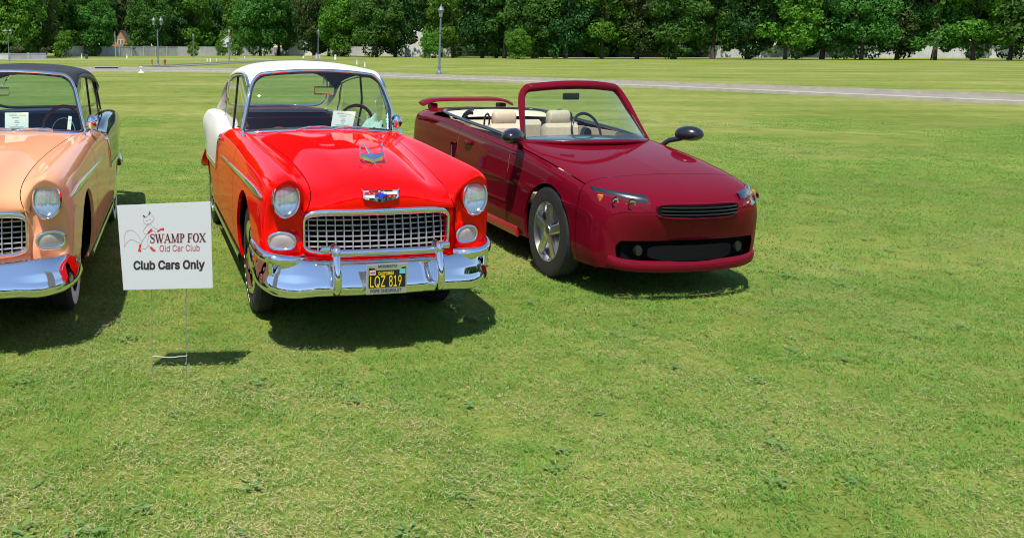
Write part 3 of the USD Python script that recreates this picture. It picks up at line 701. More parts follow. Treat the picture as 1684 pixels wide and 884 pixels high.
    add("mirror_stem", tube(curve([m0, m0 + [0, -.01, .03], m1 + [0, .0, -.06], m1 + [0, 0, -.02]], 10), np.interp(np.linspace(0, 1, 10), [0, 1], [.016, .010]), 10), L["chrome"], 60, dm)
    for sx in (-1, 1):   # small chrome knobs at the foot of the pillars
        add("wing_knob", move(revolve([(.018, 0), (.016, .014), (.008, .02), (.010, .036), (.001, .042)], 16, "z"), (.80 * sx, .80, 1.003)), L["chrome"], 60)
    # wheels
    for y, sx in ((0, -1), (0, 1), (2.921, -1), (2.921, 1)): build_wheel(car, ((.785 if guards_with_bars else .715) if y == 0 else .785) * sx, y, sx, white_walls)
    return H

def hood_point(H, x, y):
    """the bonnet's surface at (x, y), upper branch, and its normal"""
    P = H.reshape(-1, 3); N = np.cross(np.gradient(H, axis=0), np.gradient(H, axis=1)).reshape(-1, 3); N /= np.linalg.norm(N, axis=1, keepdims=True) + 1e-12
    N = N * np.sign(N[:, 2:3] + 1e-9)
    d = np.hypot(P[:, 0] - x, P[:, 1] - y); i = np.argmin(d); return P[i], N[i]
# ------------------------------------------------------------------ the red and ivory hardtop
red = Car("red_car", "red 1950s hardtop with ivory roof, parked nose-on to the right of the club sign", "car", (.73, 5.507, .189, -.012, -.003, 0.0), wide=(.055, .045))
HOOD = old_car(red, "red_paint", "ivory_paint", False, False, True, "red", fx=(.972, -.030))

def shield_parts(car, H):
    # emblem on the bonnet's face: w 0.30, h 0.07, a shield split in quarters under a blue cross of bow-tie outline
    c = np.array([-.034, 0, .834])
    col = H[:, H.shape[1] // 2]; low = col[: np.argmin(np.abs(col[:, 2] - .93))]
    yat = lambda z: np.interp(z, low[:, 2], low[:, 1])
    def onto(m, off):
        v, f = M(m); v = v.copy(); z = v[:, 2] + c[2]; x = v[:, 0] + c[0]
        y = yat(z) + .10 * np.abs(x) ** 2.2 + v[:, 1] - off
        return np.stack([x, y, z], 1), f
    def sub(poly, depth):
        poly = affinity.scale(poly, .90, .70, origin=(0, 0))  # cut into narrow strips so that it bends with the sheet
        ps = []
        for k in np.arange(-.18, .18, .03):
            q = poly.intersection(sbox(k, -1, k + .03, 1))
            ps += [g for g in getattr(q, "geoms", [q]) if isinstance(g, Polygon) and g.area > 1e-8]
        return cat(*[extrude(g, depth) for g in ps])
    outer = Polygon([(-.165, .052), (-.15, .034), (.145, .034), (.165, .050), (.152, .028), (.153, -.016), (.135, -.030), (.0, -.054), (-.135, -.030), (-.153, -.016), (-.152, .028)])
    inner = Polygon([(-.136, .023), (.136, .023), (.136, -.011), (.122, -.016), (0, -.027), (-.122, -.016), (-.136, -.011)])
    em = car.add("hood_emblem", onto(sub(outer, .012), .004), LOOK["chrome"], 20)
    quad = lambda x0, z0, x1, z1: inner.intersection(sbox(x0, z0, x1, z1))
    for p, l in ((quad(-1, .004, -.002, 1), "enamel_red"), (quad(-1, -1, -.002, .002), "enamel_white"), (quad(.002, .004, 1, 1), "enamel_white"), (quad(.002, -1, 1, .002), "enamel_red")):
        car.add("enamel_field", onto(sub(p, .004), .0165), LOOK[l], False, em)
    tie = Polygon([(-.05, .008), (-.02, .008), (-.014, .020), (.020, .020), (.018, .010), (.05, .010), (.042, -.010), (.014, -.010), (.010, -.022), (-.022, -.022), (-.02, -.012), (-.058, -.012)])
    car.add("bow_tie", onto(sub(tie, .004), .021), LOOK["enamel_blue"], False, em)
    dots = [extrude(affinity.scale(Point(x, z).buffer(.004, 8), .90, .70, origin=(0, 0)), .003) for x, z in ((-.10, .014), (-.06, .014), (.075, -.010), (.11, -.010))]
    car.add("rivet", onto(cat(*dots), .020), LOOK["plate_yellow"], False, em)
shield_parts(red, HOOD)

def jet_ornament(car, H):
    # a winged jet of bright metal standing clear of the bonnet on a foot
    p0, _ = hood_point(H, 0, -.66); p1, _ = hood_point(H, 0, -.36)
    n = 20; t = np.linspace(0, 1, n); y = np.linspace(-.69, -.42, n)
    z = np.interp(y, [-.69, -.60, -.42], [p0[2] + .016, p0[2] + .054, p1[2] + .046])
    rad = np.interp(t, [0, .1, .35, .7, 1], [.003, .008, .015, .012, .005])
    O = np.array([.0, .06, .004])
    A = lambda name, m, *r: car.add(name, (M(m)[0] * [.78, 1, 1] + O, M(m)[1]), *r)
    body = A("hood_ornament", tube(np.stack([0 * y, y, z], 1), rad, 12, flat=rad * .9), LOOK["chrome"], 60)
    for sx in (-1, 1):
        w = np.array([[(0.006 * sx, -.645, 0), (.006 * sx, -.575, 0)], [(.05 * sx, -.640, .004), (.05 * sx, -.588, .004)], [(.10 * sx, -.632, .010), (.10 * sx, -.592, .010)], [(.126 * sx, -.622, .014), (.126 * sx, -.592, .014)]], float)
        w[..., 2] += np.interp(w[..., 1], y, z)
        up_, dn = w + [0, 0, .008], w - [0, 0, .008]
        A("ornament_wing", cat(grid(up_), grid(dn, flip=True), grid(np.stack([up_[:, 0], dn[:, 0]], 1)), grid(np.stack([up_[:, 1], dn[:, 1]], 1), flip=True)), LOOK["chrome"], False, body)
        fz = np.interp(-.60, y, z)
        fin = Polygon([(-.630, -.008), (-.578, -.008), (-.563, .060), (-.580, .060)])
        m = trimesh.creation.extrude_polygon(fin, .010, engine="earcut"); v = np.asarray(m.vertices)
        A("ornament_fin", (np.stack([.113 * sx + v[:, 2] * sx, v[:, 0], v[:, 1] + fz + .008], 1), np.asarray(m.faces)), LOOK["chrome"], False, body)
    A("ornament_foot", boxm((-.014, -.62, p0[2] - .02), (.014, -.45, p0[2] + .04), .008), LOOK["chrome"], 30, body)
jet_ornament(red, HOOD)

def licence_plate(car):
    x0, x1, z0, z1, y = -.203, .103, .345, .505, -1.035
    pl = car.add("licence_plate", boxm((x0, y, z0), (x1, y + .012, z1), .004), LOOK["plate_frame"], 30)
    put_ = lambda name, m, l, dx, dz, off: car.add(name, move(m, (dx, y - off, dz)), LOOK[l], False, pl)
    W, Hh = x1 - x0, z1 - z0
    field = Polygon([(.016, .036), (W - .014, .036), (W - .014, Hh - .018), (W - .035, Hh - .020), (W - .06, Hh - .033), (.075, Hh - .033), (.055, Hh - .020), (.016, Hh - .018)])
    put_("plate_field", extrude(field, .002), "plate_black", x0, z0, .0005)
    put_("state_lettering", text_poly_mesh("CALIFORNIA", .0165, .118, True), "plate_yellow", x0 + .086, z0 + .103, .0025)
    put_("number_lettering", text_poly_mesh("LQZ", .058, .112, False), "plate_yellow", x0 + .026, z0 + .040, .0025)
    put_("number_lettering", text_poly_mesh("819", .058, .094, False), "plate_yellow", x0 + .168, z0 + .040, .0025)
    put_("frame_lettering", text_poly_mesh("MODESTO", .014, .140, True), "ink_navy", x0 + .085, z1 - .018, .0006)
    put_("frame_lettering", text_poly_mesh("POPE CHEVROLET", .017, .235, True), "ink_navy", x0 + .030, z0 + .010, .0006)
    put_("sticker", boxm((0, -.001, 0), (.046, .001, .026)), "sticker_pink", x0 + .020, z0 + .104, .004)
    put_("sticker", boxm((0, -.001, 0), (.042, .001, .026)), "sticker_teal", x1 - .060, z0 + .106, .004)
    put_("sticker_lettering", text_poly_mesh("MAR", .010, .034, True, .0006), "ink_navy", x0 + .026, z0 + .112, .0052)
licence_plate(red)

# ------------------------------------------------------------------ the peach convertible with its black top up
peach = Car("peach_car", "peach 1950s convertible with black soft top up and whitewall tyres, left of the club sign", "car", (-2.431, 5.34, .136, 0.0, -.004, 0.0))
old_car(peach, "peach_paint", "charcoal_paint", True, True, False, "navy")

def sheet(car, name, label, sc, tc, w, h, lean, lines, tilt=0.0):
    """a paper card standing on the dashboard behind the windscreen, a thing of its own"""
    base = ws_map(np.array(sc), np.array(tc), .028)
    up = np.array([0, lean, 1.0]); up /= np.linalg.norm(up)
    ca, sa = math.cos(tilt), math.sin(tilt)
    def pl(m):
        v, f = M(m); x, z = v[:, 0] * ca - v[:, 2] * sa, v[:, 0] * sa + v[:, 2] * ca
        q = base + x[:, None] * np.array([1.0, 0, 0]) + z[:, None] * up + v[:, 1:2] * np.array([0, 1.0, -lean]); return car.world(q) - o, f
    o = car.world(base)
    t = thing(name, label, "paper", o)
    put(t.GetPath(), "card", pl(boxm((-w / 2, 0, 0), (w / 2, .001, h))), LOOK["paper"])
    for z, x0, x1, l in lines:
        put(t.GetPath(), "print_line", pl(boxm((-w / 2 + x0 * w, -.0012, z * h - .0035), (-w / 2 + x1 * w, -.0006, z * h + .0035))), LOOK[l])
LN = [(.86, .18, .5, "ink_grey"), (.84, .55, .88, "ink_yellow"), (.72, .3, .6, "ink_grey"), (.55, .42, .58, "ink_grey"), (.45, .40, .62, "ink_grey"), (.32, .45, .55, "ink_grey"), (.2, .2, .8, "ink_grey")]
sheet(red, "paper_sheet", "white paper show card behind the red car's windscreen", .268, .01, .225, .130, .25, LN, -.04)
sheet(peach, "paper_sheet", "white paper show card behind the peach car's windscreen", .175, .01, .22, .130, .25, LN)
sheet(peach, "paper_sheet", "small white slip in the lower corner of the peach car's windscreen", .80, .05, .035, .10, .3, [(.7, .2, .8, "ink_grey")], -.12)
def rag():
    n = 16; a, b = np.meshgrid(np.linspace(-1, 1, n), np.linspace(-1, 1, n), indexing="ij")
    base = ws_map(np.array(.70), np.array(.0), .10)
    h = .11 * np.exp(-(a * .9 - .1) ** 2 * 2 - (b * 1.0) ** 2 * 2) * (.6 + .8 * meshkit.noise(np.stack([a * 2.3 + 5, b * 2.7, a * 0], -1))) + .012 * np.sin(a * 9 + b * 4)
    q = base + np.stack([a * .12 + .02 * np.sin(b * 5), b * .06, h + .0], -1)
    o = red.world(base)
    up_ = grid(q); dn = grid(q - [0, 0, .004], flip=True)
    v, f = cat(up_, dn)
    t = thing("cleaning_cloth", "crumpled pale green cloth on the red car's dashboard", "cloth", o)
    put(t.GetPath(), "cloth_fold", (red.world(v) - o, f), LOOK["mint_cloth"], 60)
rag()
# ------------------------------------------------------------------ the maroon convertible on the right, hood down
mod = Car("maroon_convertible", "maroon modern convertible with its top down, rear spoiler and tan seats", "car", (3.621, 6.437, .165, -.006, -.006, 0.0))
def modern_car(car):
    L = LOOK; add = car.add
    mar = L["maroon_paint"]
    # half sections: columns run from the centre line over bonnet / deck to belt, flank and sill
    def sec(y, zc, zb, w, low=.20, pinch=.03):
        return [(0, y, zc), (.30 * w, y, zc - .003), (.58 * w, y, zc - .010), (.78 * w, y, (zc + zb) / 2), (.885 * w, y, zb), (.945 * w, y, zb - .03), (.975 * w, y, zb - .10), (.985 * w, y, zb * .70 + .03), (1.0 * w, y, .60), (.985 * w, y, .48), (.99 * w, y, .36), (.975 * w, y, low + .06), (.93 * w, y, low)]
    rows = [
     [(0, -.90, .40), (.2, -.90, .40), (.4, -.88, .40), (.55, -.86, .40), (.62, -.84, .40), (.66, -.83, .40), (.68, -.82, .38), (.69, -.81, .36), (.69, -.81, .34), (.68, -.81, .30), (.66, -.82, .27), (.62, -.83, .24), (.55, -.84, .22)],
     [(0, -.97, .56), (.22, -.965, .56), (.44, -.94, .56), (.60, -.89, .56), (.68, -.85, .55), (.73, -.82, .53), (.76, -.80, .50), (.775, -.78, .46), (.78, -.78, .42), (.775, -.78, .36), (.76, -.79, .31), (.72, -.81, .26), (.66, -.84, .22)],
     [(0, -.965, .66), (.22, -.955, .66), (.44, -.925, .655), (.60, -.87, .65), (.69, -.81, .635), (.755, -.76, .61), (.795, -.73, .57), (.815, -.71, .52), (.82, -.70, .47), (.815, -.70, .40), (.805, -.71, .33), (.77, -.74, .26), (.72, -.78, .21)],
     sec(-.68, .745, .70, .865), sec(-.40, .80, .76, .905), sec(0, .855, .82, .925), sec(.40, .895, .865, .93), sec(.62, .915, .89, .93), sec(.90, .93, .905, .93), sec(1.4, .955, .938, .93), sec(1.9, .975, .965, .925), sec(2.3, .99, .985, .925), sec(2.60, 1.0, .99, .92), sec(2.85, 1.0, .985, .91), sec(3.15, 1.005, .975, .89, .24), sec(3.36, 1.01, .965, .86, .28),
     [(x * .97, 3.50 + .03 * (1 - k / 12), z) for k, (x, _, z) in enumerate(sec(3.4, .99, .93, .83, .32))],
     [(x * .93, 3.56 + .02 * (1 - k / 12), z) for k, (x, _, z) in enumerate(sec(3.4, .90, .85, .80, .36))],
     [(x * .80, 3.55, z) for k, (x, _, z) in enumerate(sec(3.4, .62, .62, .75, .42))]]
    C = np.array(rows, float); n = len(C)
    T, Y = np.linspace(0, 1, 3001), None
    Y = basis(n, T) @ C[:, 8, 1]; i0 = 400
    ty = lambda y: float(np.interp(y, Y[i0:2750], T[i0:2750]))
    def rng_(y0, y1, st=.03): return np.array([ty(y) for y in np.linspace(y0, y1, max(2, int((y1 - y0) / st)))])
    v = np.linspace(0, 1, 61)
    tn, tt = ty(-.52), ty(3.30)
    front = surf(C, np.linspace(0, tn, 30), v)
    G = surf(C, np.r_[rng_(-.515, .60, .02)], v)
    cols = np.arange(60)
    topm = np.broadcast_to(cols[None] < 21, (len(G) - 1, 60))
    bon = grid(G, keep=topm & (cols[None] < 20)); wing, lip = wheel_cut(grid(G, keep=~topm), -.10, .32, .36, .345)
    bm = add("front_bumper", cat(grid(front), mirror(grid(front))), mar, 40)
    add("bonnet", cat(bon, mirror(bon)), mar, 40)
    D = surf(C, rng_(.607, 1.805, .03), v); dk = np.broadcast_to(cols[None] > 21, (len(D) - 1, 60)); dk = dk & ((D[:-1, :-1, 2] > .27))
    Dl = np.broadcast_to(cols[None] > 21, (len(D) - 1, 60)) & ~(D[:-1, :-1, 2] > .27)
    Q = surf(C, np.r_[rng_(1.812, 3.30, .02)], v)
    q1 = np.broadcast_to(cols[None] > 21, (len(Q) - 1, 60)).copy()
    K = surf(C, rng_(2.72, 3.30, .03), v); lidk = np.broadcast_to(cols[None] <= 18, (len(K) - 1, 60)); edgek = np.broadcast_to((cols[None] > 18) & (cols[None] <= 21), (len(K) - 1, 60))
    rear = surf(C, np.linspace(tt + .0006, 1, 30), v)
    quarter, lip2 = wheel_cut(grid(Q, keep=q1), 2.573, .32, .355, .34)
    lid = grid(K, keep=lidk)
    add("boot_lid", cat(lid, mirror(lid)), mar, 40)
    add("rear_bumper", cat(grid(rear), mirror(grid(rear))), mar, 40)
    flank = surf(C, np.linspace(0, 1, 400), np.linspace(.5, .98, 140)).reshape(-1, 3); tr = cKDTree(flank[:, 1:])
    def fx_(y, z): d, i = tr.query(np.stack([y, z], -1), k=3); w = 1 / (d + 1e-4); return (flank[i, 0] * w).sum(-1) / w.sum(-1)
    for sx, mm in ((1, lambda m: m), (-1, mirror)):
        w = add("front_wing", mm(wing), mar, 50); add("arch_lip", mm(lip), mar, False, w)
        d = add("door", mm(grid(D, keep=dk)), mar, 50)
        r = add("rear_quarter", mm(cat(quarter, grid(K, keep=edgek))), mar, 50); add("arch_lip", mm(lip2), mar, False, r)
        # brighter sill, flank mouldings and the line under the belt
        ys = np.linspace(.40, 2.20, 40)
        add("sill", mm(cat(grid(D, keep=Dl), tube(np.stack([fx_(ys, ys * 0 + .25) - .006, ys, ys * 0 + .225], 1), .022, 8, flat=.045))), L["maroon_bright"], 50)
        for z0, z1, rad, a, b in ((.600, .585, .018, .62, 2.15), (.43, .415, .012, .62, 2.15)):
            yy = np.linspace(a, b, 40); zz = np.linspace(z0, z1, 40)
            add("flank_moulding", mm(tube(np.stack([fx_(yy, zz) + .002, yy, zz], 1), .006, 6, flat=rad)), mar, 50)
        yy = np.linspace(.5, 3.3, 60); zz = np.interp(yy, [.5, .9, 1.4, 1.9, 2.3, 2.85, 3.3], [.83, .855, .885, .912, .93, .93, .90])
        add("crease_line", mm(tube(np.stack([fx_(yy, zz) + .0, yy, zz], 1), .004, 6, flat=.006)), mar, 50)
        h = [(1.45, .815), (1.62, .822)]
        hy = np.linspace(1.43, 1.60, 14); hz = np.full(14, .800)
        hd = add("door_handle", mm(tube(np.stack([fx_(hy, hz) + .004 + .02 * np.sin(np.pi * np.linspace(.1, .9, 14)), hy, hz], 1), .012, 8, flat=.020)), mar, 50, d)
        for yy0 in (.6035, 1.8085):   # dark backing of the shut lines
            q_ = surf(C, [ty(yy0)], np.linspace(.36, .97, 30))[0] - [.012, 0, 0]
            add("shut_line", mm(tube(q_, .011, 6, up=(0, 1, 0))), L["cavity_black"])
        # scoop ahead of the rear wheel: flat black patch that paints in the shaded opening, with a pale edge
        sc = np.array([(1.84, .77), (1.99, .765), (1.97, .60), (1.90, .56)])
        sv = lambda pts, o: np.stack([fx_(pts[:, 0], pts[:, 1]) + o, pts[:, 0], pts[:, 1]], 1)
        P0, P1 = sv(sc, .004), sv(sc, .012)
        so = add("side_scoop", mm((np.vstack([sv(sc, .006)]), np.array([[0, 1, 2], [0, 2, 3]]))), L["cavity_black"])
        add("scoop_vane", mm(tube(sv(np.array([(1.93, .74), (1.925, .66), (1.915, .585)]), .012), .010, 6, flat=.022)), L["brushed_metal"], 40, so)
        add("scoop_edge", mm(tube(sv(np.vstack([sc, sc[:1]]), .008), .009, 6)), mar, 40, so)
        # black mirror pod on the door
        mc = np.array([1.03, .30, .955])
        pod = revolve([(.001, -.080), (.03, -.076), (.062, -.058), (.083, -.022), (.088, .015), (.084, .048), (.001, .05)], 32, "y", (1.45, .76))
        pv, pf = M(pod); pv = pv.copy(); pv[:, 2] = np.where(pv[:, 2] < 0, pv[:, 2] * .78, pv[:, 2]); pv[:, 2] += .10 * pv[:, 0] * 0; pv[:, 1] += .25 * np.abs(pv[:, 0] - .1) ; pod = (pv, pf)
        mi = add("door_mirror", mm(move(pod, mc)), L["gloss_black"], 50)
        add("mirror_foot", mm(tube(np.array([(.84, .50, .855), (.89, .45, .90), (.95, .38, .920), (1.0, .34, .935)]), .034, 10, flat=.022)), L["gloss_black"], 50, mi)
        add("mirror_glass", mm(move(revolve([(.001, .052), (.07, .052), (.07, .056), (.001, .056)], 24, "y", (1.45, .72)), mc + np.array([0, .03, .006]))), L["chrome"], 40, mi)
        # lamps
        hx = np.array([(.46, -.885, .635), (.62, -.835, .64), (.76, -.705, .655), (.80, -.62, .665)])
        p = curve(hx, 16); hl = np.stack([p + [0, -.012, -.045], p + [0, -.03, -.015], p + [0, -.03, .02], p + [0, .0, .05], p + [0, .02, .056]], 1)
        ho = add("headlight", mm(grid(hl - [0, -.030, 0])), L["gloss_black"], True)
        add("headlight_lens", mm(grid(hl)), L["clear_glass"], True, ho)
        for (bx, by, bz, br) in ((.60, -.858, .640, .036), (.71, -.792, .648, .030)):
            add("headlight_bowl", mm(move(revolve([(br, -.008), (br * .8, .008), (br * .4, .016), (.001, .018)], 20, "y"), (bx, by, bz))), L["reflector_metal"], 60, ho)
        add("indicator_lens", mm(move(boxm((-.018, -.02, -.022), (.018, .02, .022), .008), (.775, -.69, .655))), L["amber"], 30, ho)
        add("fog_light", mm(move(revolve([(.001, -.006), (.030, -.005), (.036, .004), (.038, .03)], 20, "y"), (.50, -.862, .335))), L["gloss_black"], 50)
        add("bumper_seam", mm(tube(curve([(.70, -.78, .60), (.80, -.66, .56), (.84, -.56, .50), (.85, -.50, .42)], 16), .005, 6)), L["cavity_black"], 40)
        for k in range(3):
            add("tail_light", mm(boxm((.42 + k * .11, 3.55, .68), (.50 + k * .11, 3.585, .88), .012)), L["red_plastic"], 30)
        # seats
        s0 = (.37)
        def seat(y, hgt, wd):
            return cat(boxm((s0 - wd, y - .52, .42), (s0 + wd, y, .58), .06), move(boxm((-wd, -.08, 0), (wd, .08, hgt), .07), (s0, y + .02, .50), rotx(math.radians(-14))))
        add("front_seat", mm(seat(1.52, .46, .25)), L["tan_leather"], 40)
        hr = add("head_rest", mm(move(boxm((-.155, -.06, -.072), (.155, .06, .072), .055), (s0, 1.68, .995))), L["tan_leather"], 50)
        for q in (-.06, .06): add("head_rest_post", mm(tube(np.array([(s0 + q, 1.66, .90), (s0 + q, 1.67, .98)]), .008, 8)), L["chrome"], 40, hr)
        add("belt_loop", mm(tube(curve([(.60, 1.74, .93), (.60, 1.73, 1.02), (.57, 1.73, 1.05), (.53, 1.73, 1.02), (.535, 1.74, .93)], 20), .011, 8)), L["gloss_black"], 50)
        add("belt_strap", mm(tube(curve([(.68, 2.10, .98), (.66, 2.05, .90), (.64, 2.02, .72), (.66, 2.0, .45)], 20), .045, 6, flat=.006, up=(0, 1, 0))), L["belt_black"], 40)
        add("belt_pillar", mm(tube(curve([(.70, 2.12, .93), (.70, 2.10, 1.01), (.66, 2.05, 1.045), (.60, 2.02, 1.03)], 14), .034, 10, flat=.026)), L["gloss_black"], 50)
        add("door_card", mm(boxm((.74, .70, .34), (.765, 1.80, .915))), L["tan_leather"])
        add("quarter_trim", mm(boxm((.70, 1.82, .34), (.74, 2.62, .945))), L["tan_leather"])
        # cockpit edge of black rubber
        ce = curve([(.765, .62, .885), (.778, .90, .918), (.785, 1.4, .945), (.785, 1.9, .968), (.775, 2.3, .99), (.745, 2.60, 1.004), (.66, 2.73, 1.012), (.45, 2.76, 1.018), (.2, 2.765, 1.02), (0, 2.765, 1.02)], 60)
        add("cockpit_edge", mm(tube(ce, .024, 8, flat=.016)), L["gloss_black"], 50)
        # spoiler foot
        add("spoiler_foot", mm(cat(boxm((.50, 3.32, .98), (.60, 3.46, 1.045), .015))), mar, 30)
        # windscreen pillars
    wl = np.array([(s, t) for s, t in ws_loop(rt=.22, rb=.05)])
    def W(s, t, off=0):
        s = np.asarray(s, float); t = np.asarray(t, float)
        B = np.stack([.76 * s, .30 + .30 * np.abs(s) ** 2.2, .905 - .02 * s * s], -1); Tt = np.stack([.60 * s, .82 + .12 * np.abs(s) ** 2.2, 1.325 - .035 * s * s], -1)
        return B + (Tt - B) * t[..., None]
    F = W(wl[:, 0], wl[:, 1])
    up = np.clip(F[:, 2] - .95, 0, .2) / .2
    wf = add("windscreen_frame", tube(F, .016 + .022 * up, 10, closed=True, flat=.020 + .014 * up, up=(0, -.63, .78)), mar, 50)
    q = ws_loop((-.97, .03), (.97, .96), rt=.22, rb=.05); add("windscreen_seal", tube(W(q[:, 0], q[:, 1]) + [0, .012, -.004], .014, 8, closed=True), L["gloss_black"], 50, wf)
    add("windscreen", mapped_pane(W, ws_loop((-.97, .03), (.97, .97), rt=.22, rb=.05)), L["tinted_glass"], True)
    ff = np.linspace(-1, 1, 25)
    cw = np.stack([np.stack([.80 * ff, np.full(25, .585), .905 - .03 * ff ** 2], -1), W(ff * 1.02, ff * 0) * [1, 1, 1] + [0, .03, -.012]], 0)
    cs = np.stack([np.stack([.76 * ff, .28 + .31 * np.abs(ff) ** 2.2, .905 - .025 * ff ** 2], -1), np.stack([.76 * ff, .62 + 0 * ff, .925 - .03 * ff ** 2], -1), np.stack([.74 * ff, .95 + 0 * ff, .935 - .03 * ff ** 2], -1), np.stack([.74 * ff, 1.05 + 0 * ff, .86 - 0 * ff], -1), np.stack([.74 * ff, 1.04 + 0 * ff, .62 - 0 * ff], -1)], 0)
    add("dashboard", grid(surf(cs, np.linspace(0, 1, 24), np.linspace(0, 1, 25))), L["gloss_black"], True)
    a = np.arange(36) * 2 * np.pi / 36; Rm = rotx(math.radians(65))
    sw = lambda p: np.asarray(p) @ Rm.T + [.37, 1.12, .90]
    st = add("steering_wheel", tube(sw(np.stack([.185 * np.cos(a), .185 * np.sin(a), 0 * a], 1)), .014, 8, closed=True, up=(0, .5, .5)), L["gloss_black"], 50)
    add("steering_hub", move(revolve([(.001, -.03), (.05, -.025), (.06, .03)], 16, "y"), (.37, 1.12, .90)), L["gloss_black"], 50, st)
    add("inside_mirror", boxm((-.10, .90, 1.20), (.10, .925, 1.255), .01), L["gloss_black"], 30)
    add("cabin_floor", boxm((-.74, .95, .30), (.74, 2.6, .34)), L["tan_leather"])
    add("rear_seat", cat(boxm((-.55, 2.02, .45), (.55, 2.42, .60), .06), boxm((-.62, 2.36, .50), (.62, 2.54, .93), .07)), L["tan_leather"], 40)
    bc = np.stack([np.stack([.72 * ff, 2.42 + 0 * ff, .965 - .01 * ff ** 2], -1), np.stack([.73 * ff, 2.48 + 0 * ff, 1.00 - .01 * ff ** 2], -1), np.stack([.73 * ff, 2.60 + 0 * ff, 1.022 - .02 * ff ** 2], -1), np.stack([.70 * ff, 2.75 - .05 * ff ** 2, 1.015 - .02 * ff ** 2], -1)], 0)
    add("top_boot_cover", grid(surf(bc, np.linspace(0, 1, 12), np.linspace(0, 1, 25))), L["tan_canvas"], True)
    add("underbody", cat(boxm((-.76, .46, .20), (.76, 2.1, .31)), boxm((-.56, -.72, .22), (.56, .46, .60)), boxm((-.56, 2.1, .22), (.56, 3.4, .6))), L["cavity_black"])
    # spoiler blade on the boot lid
    sp = np.linspace(-1, 1, 41); blade = []
    for s in sp:
        k = abs(s) ** 6; xx = .72 * s; y0 = 3.27 + .05 * s * s; zc = 1.085 - .055 * k
        blade.append([(xx, y0, zc - .008), (xx, y0 + .03, zc + .016), (xx, y0 + .13, zc + .022), (xx, y0 + .20, zc + .024), (xx, y0 + .20, zc + .010), (xx, y0 + .10, zc - .012), (xx, y0, zc - .014), (xx, y0, zc - .008)])
    B = np.array(blade); add("rear_spoiler", cat(grid(B), grid(np.stack([B[0], B[0] * 0 + B[0].mean(0)]), flip=True), grid(np.stack([B[-1], B[-1] * 0 + B[-1].mean(0)]))), mar, 50)
    # grille mouth and number plate recess of the nose
    g = rounded_loop(60, 5.0) * [.40, .045]; gx = lambda x: -.985 + .16 * (np.abs(x) / .6) ** 2.2
    P = np.stack([g[:, 0], gx(g[:, 0]), .600 + g[:, 1]], 1)
    add("grille_mouth", cat(grid(np.stack([P.mean(0) * [1, 0, 1] + (P - P.mean(0)) * [k, 0, k] + np.stack([0 * g[:, 0], gx(g[:, 0] * k) - .004, 0 * g[:, 0]], 1) for k in np.linspace(1, .001, 8)], 1), closed_u=True)), L["cavity_black"], True)
    add("grille_rim", tube(P, .008, 8, closed=True), mar, 50)
    g2 = rounded_loop(60, 4.0) * [.42, .05]; P2 = np.stack([g2[:, 0], gx(g2[:, 0]) + .050, .325 + g2[:, 1]], 1)
    for k in (-1, 0, 1):
        xb_ = np.linspace(-.37, .37, 15); add("grille_bar", tube(np.stack([xb_, gx(xb_) - .010, np.full(15, .600 + k * .022)], 1), .004, 6), L["gloss_black"], 40)
    add("bumper_backing", boxm((-.62, -.80, .24), (.62, -.70, .46)), L["cavity_black"])
    for mm in (lambda m: m, mirror):
        q_ = surf(C, np.linspace(ty(-.50), ty(.60), 40), [20.5 / 60])[:, 0] - [0, 0, .016]
        add("shut_line", mm(tube(q_ - [0, 0, .008], .022, 8, flat=.010)), L["cavity_black"])
        add("cowl_corner", mm(grid(np.stack([q_ * 0 + np.linspace(0, 1, 40)[:, None] * 0 + np.array([.60 + .20 * 0, .56, .872]) + np.linspace(0, 1, 40)[:, None] * np.array([.20, 0, -.02]), np.array([.60, .70, .885]) + np.linspace(0, 1, 40)[:, None] * np.array([.18, 0, -.02])], 1))), L["gloss_black"])
    add("chin_lip", tube(curve([(-.735, -.775, .27), (-.70, -.83, .245), (-.45, -.905, .235), (0, -.935, .235), (.45, -.905, .235), (.70, -.83, .245), (.735, -.775, .27)], 40), .022, 8, flat=.038), mar, 50)
    add("lower_intake", grid(np.stack([P2.mean(0) * [1, 0, 1] + (P2 - P2.mean(0)) * [k, 0, k] + np.stack([0 * g2[:, 0], gx(g2[:, 0] * k) + .046, 0 * g2[:, 0]], 1) for k in np.linspace(1, .001, 8)], 1), closed_u=True), L["cavity_black"], True)
    for y in (-.10, 2.573):
        for sx in (-1, 1):
            R, zc = .325, .322
            def pl(m): vv, f = M(m); vv = vv * [sx, 1, 1]; return vv + [.80 * sx, y, zc], (f if sx > 0 else f[:, ::-1])
            w = add("wheel", pl(revolve([(.01, .02), (.20, .02), (.212, .09), (.218, .09), (.218, -.08), (.01, -.08)], 40, "x")), L["brushed_metal"], 40)
            add("tyre", pl(revolve([(.214, -.09), (.29, -.10), (.318, -.085), (R, -.04), (R, .04), (.318, .085), (.29, .10), (.214, .09)], 44, "x")), L["black_rubber"], 40, w)
            for k in range(5): add("spoke", pl(move(boxm((.045, -.032, .03), (.085, .032, .205), .012), (0, 0, 0), rotx(k * 2 * math.pi / 5))), L["brushed_metal"], 30, w)
            add("hub", pl(revolve([(.05, .04), (.048, .09), (.001, .10)], 20, "x")), L["brushed_metal"], 40, w)
plain("maroon_bright", (0.36, 0.006, 0.018), 0.35, coat=0.25); plain("gloss_black", (0.012, 0.012, 0.015), 0.25, coat=0.5); plain("belt_black", (0.02, 0.02, 0.025), 0.7)
plain("tan_canvas", (0.62, 0.52, 0.36), 0.85, var=0.06); plain("lens_grey", (0.16, 0.165, 0.18), 0.06, coat=1.0)
plain("amber", (0.55, 0.20, 0.02), 0.15, coat=1.0); plain("white_paint_plate", (0.10, 0.008, 0.014), 0.3, coat=0.5)
modern_car(mod)
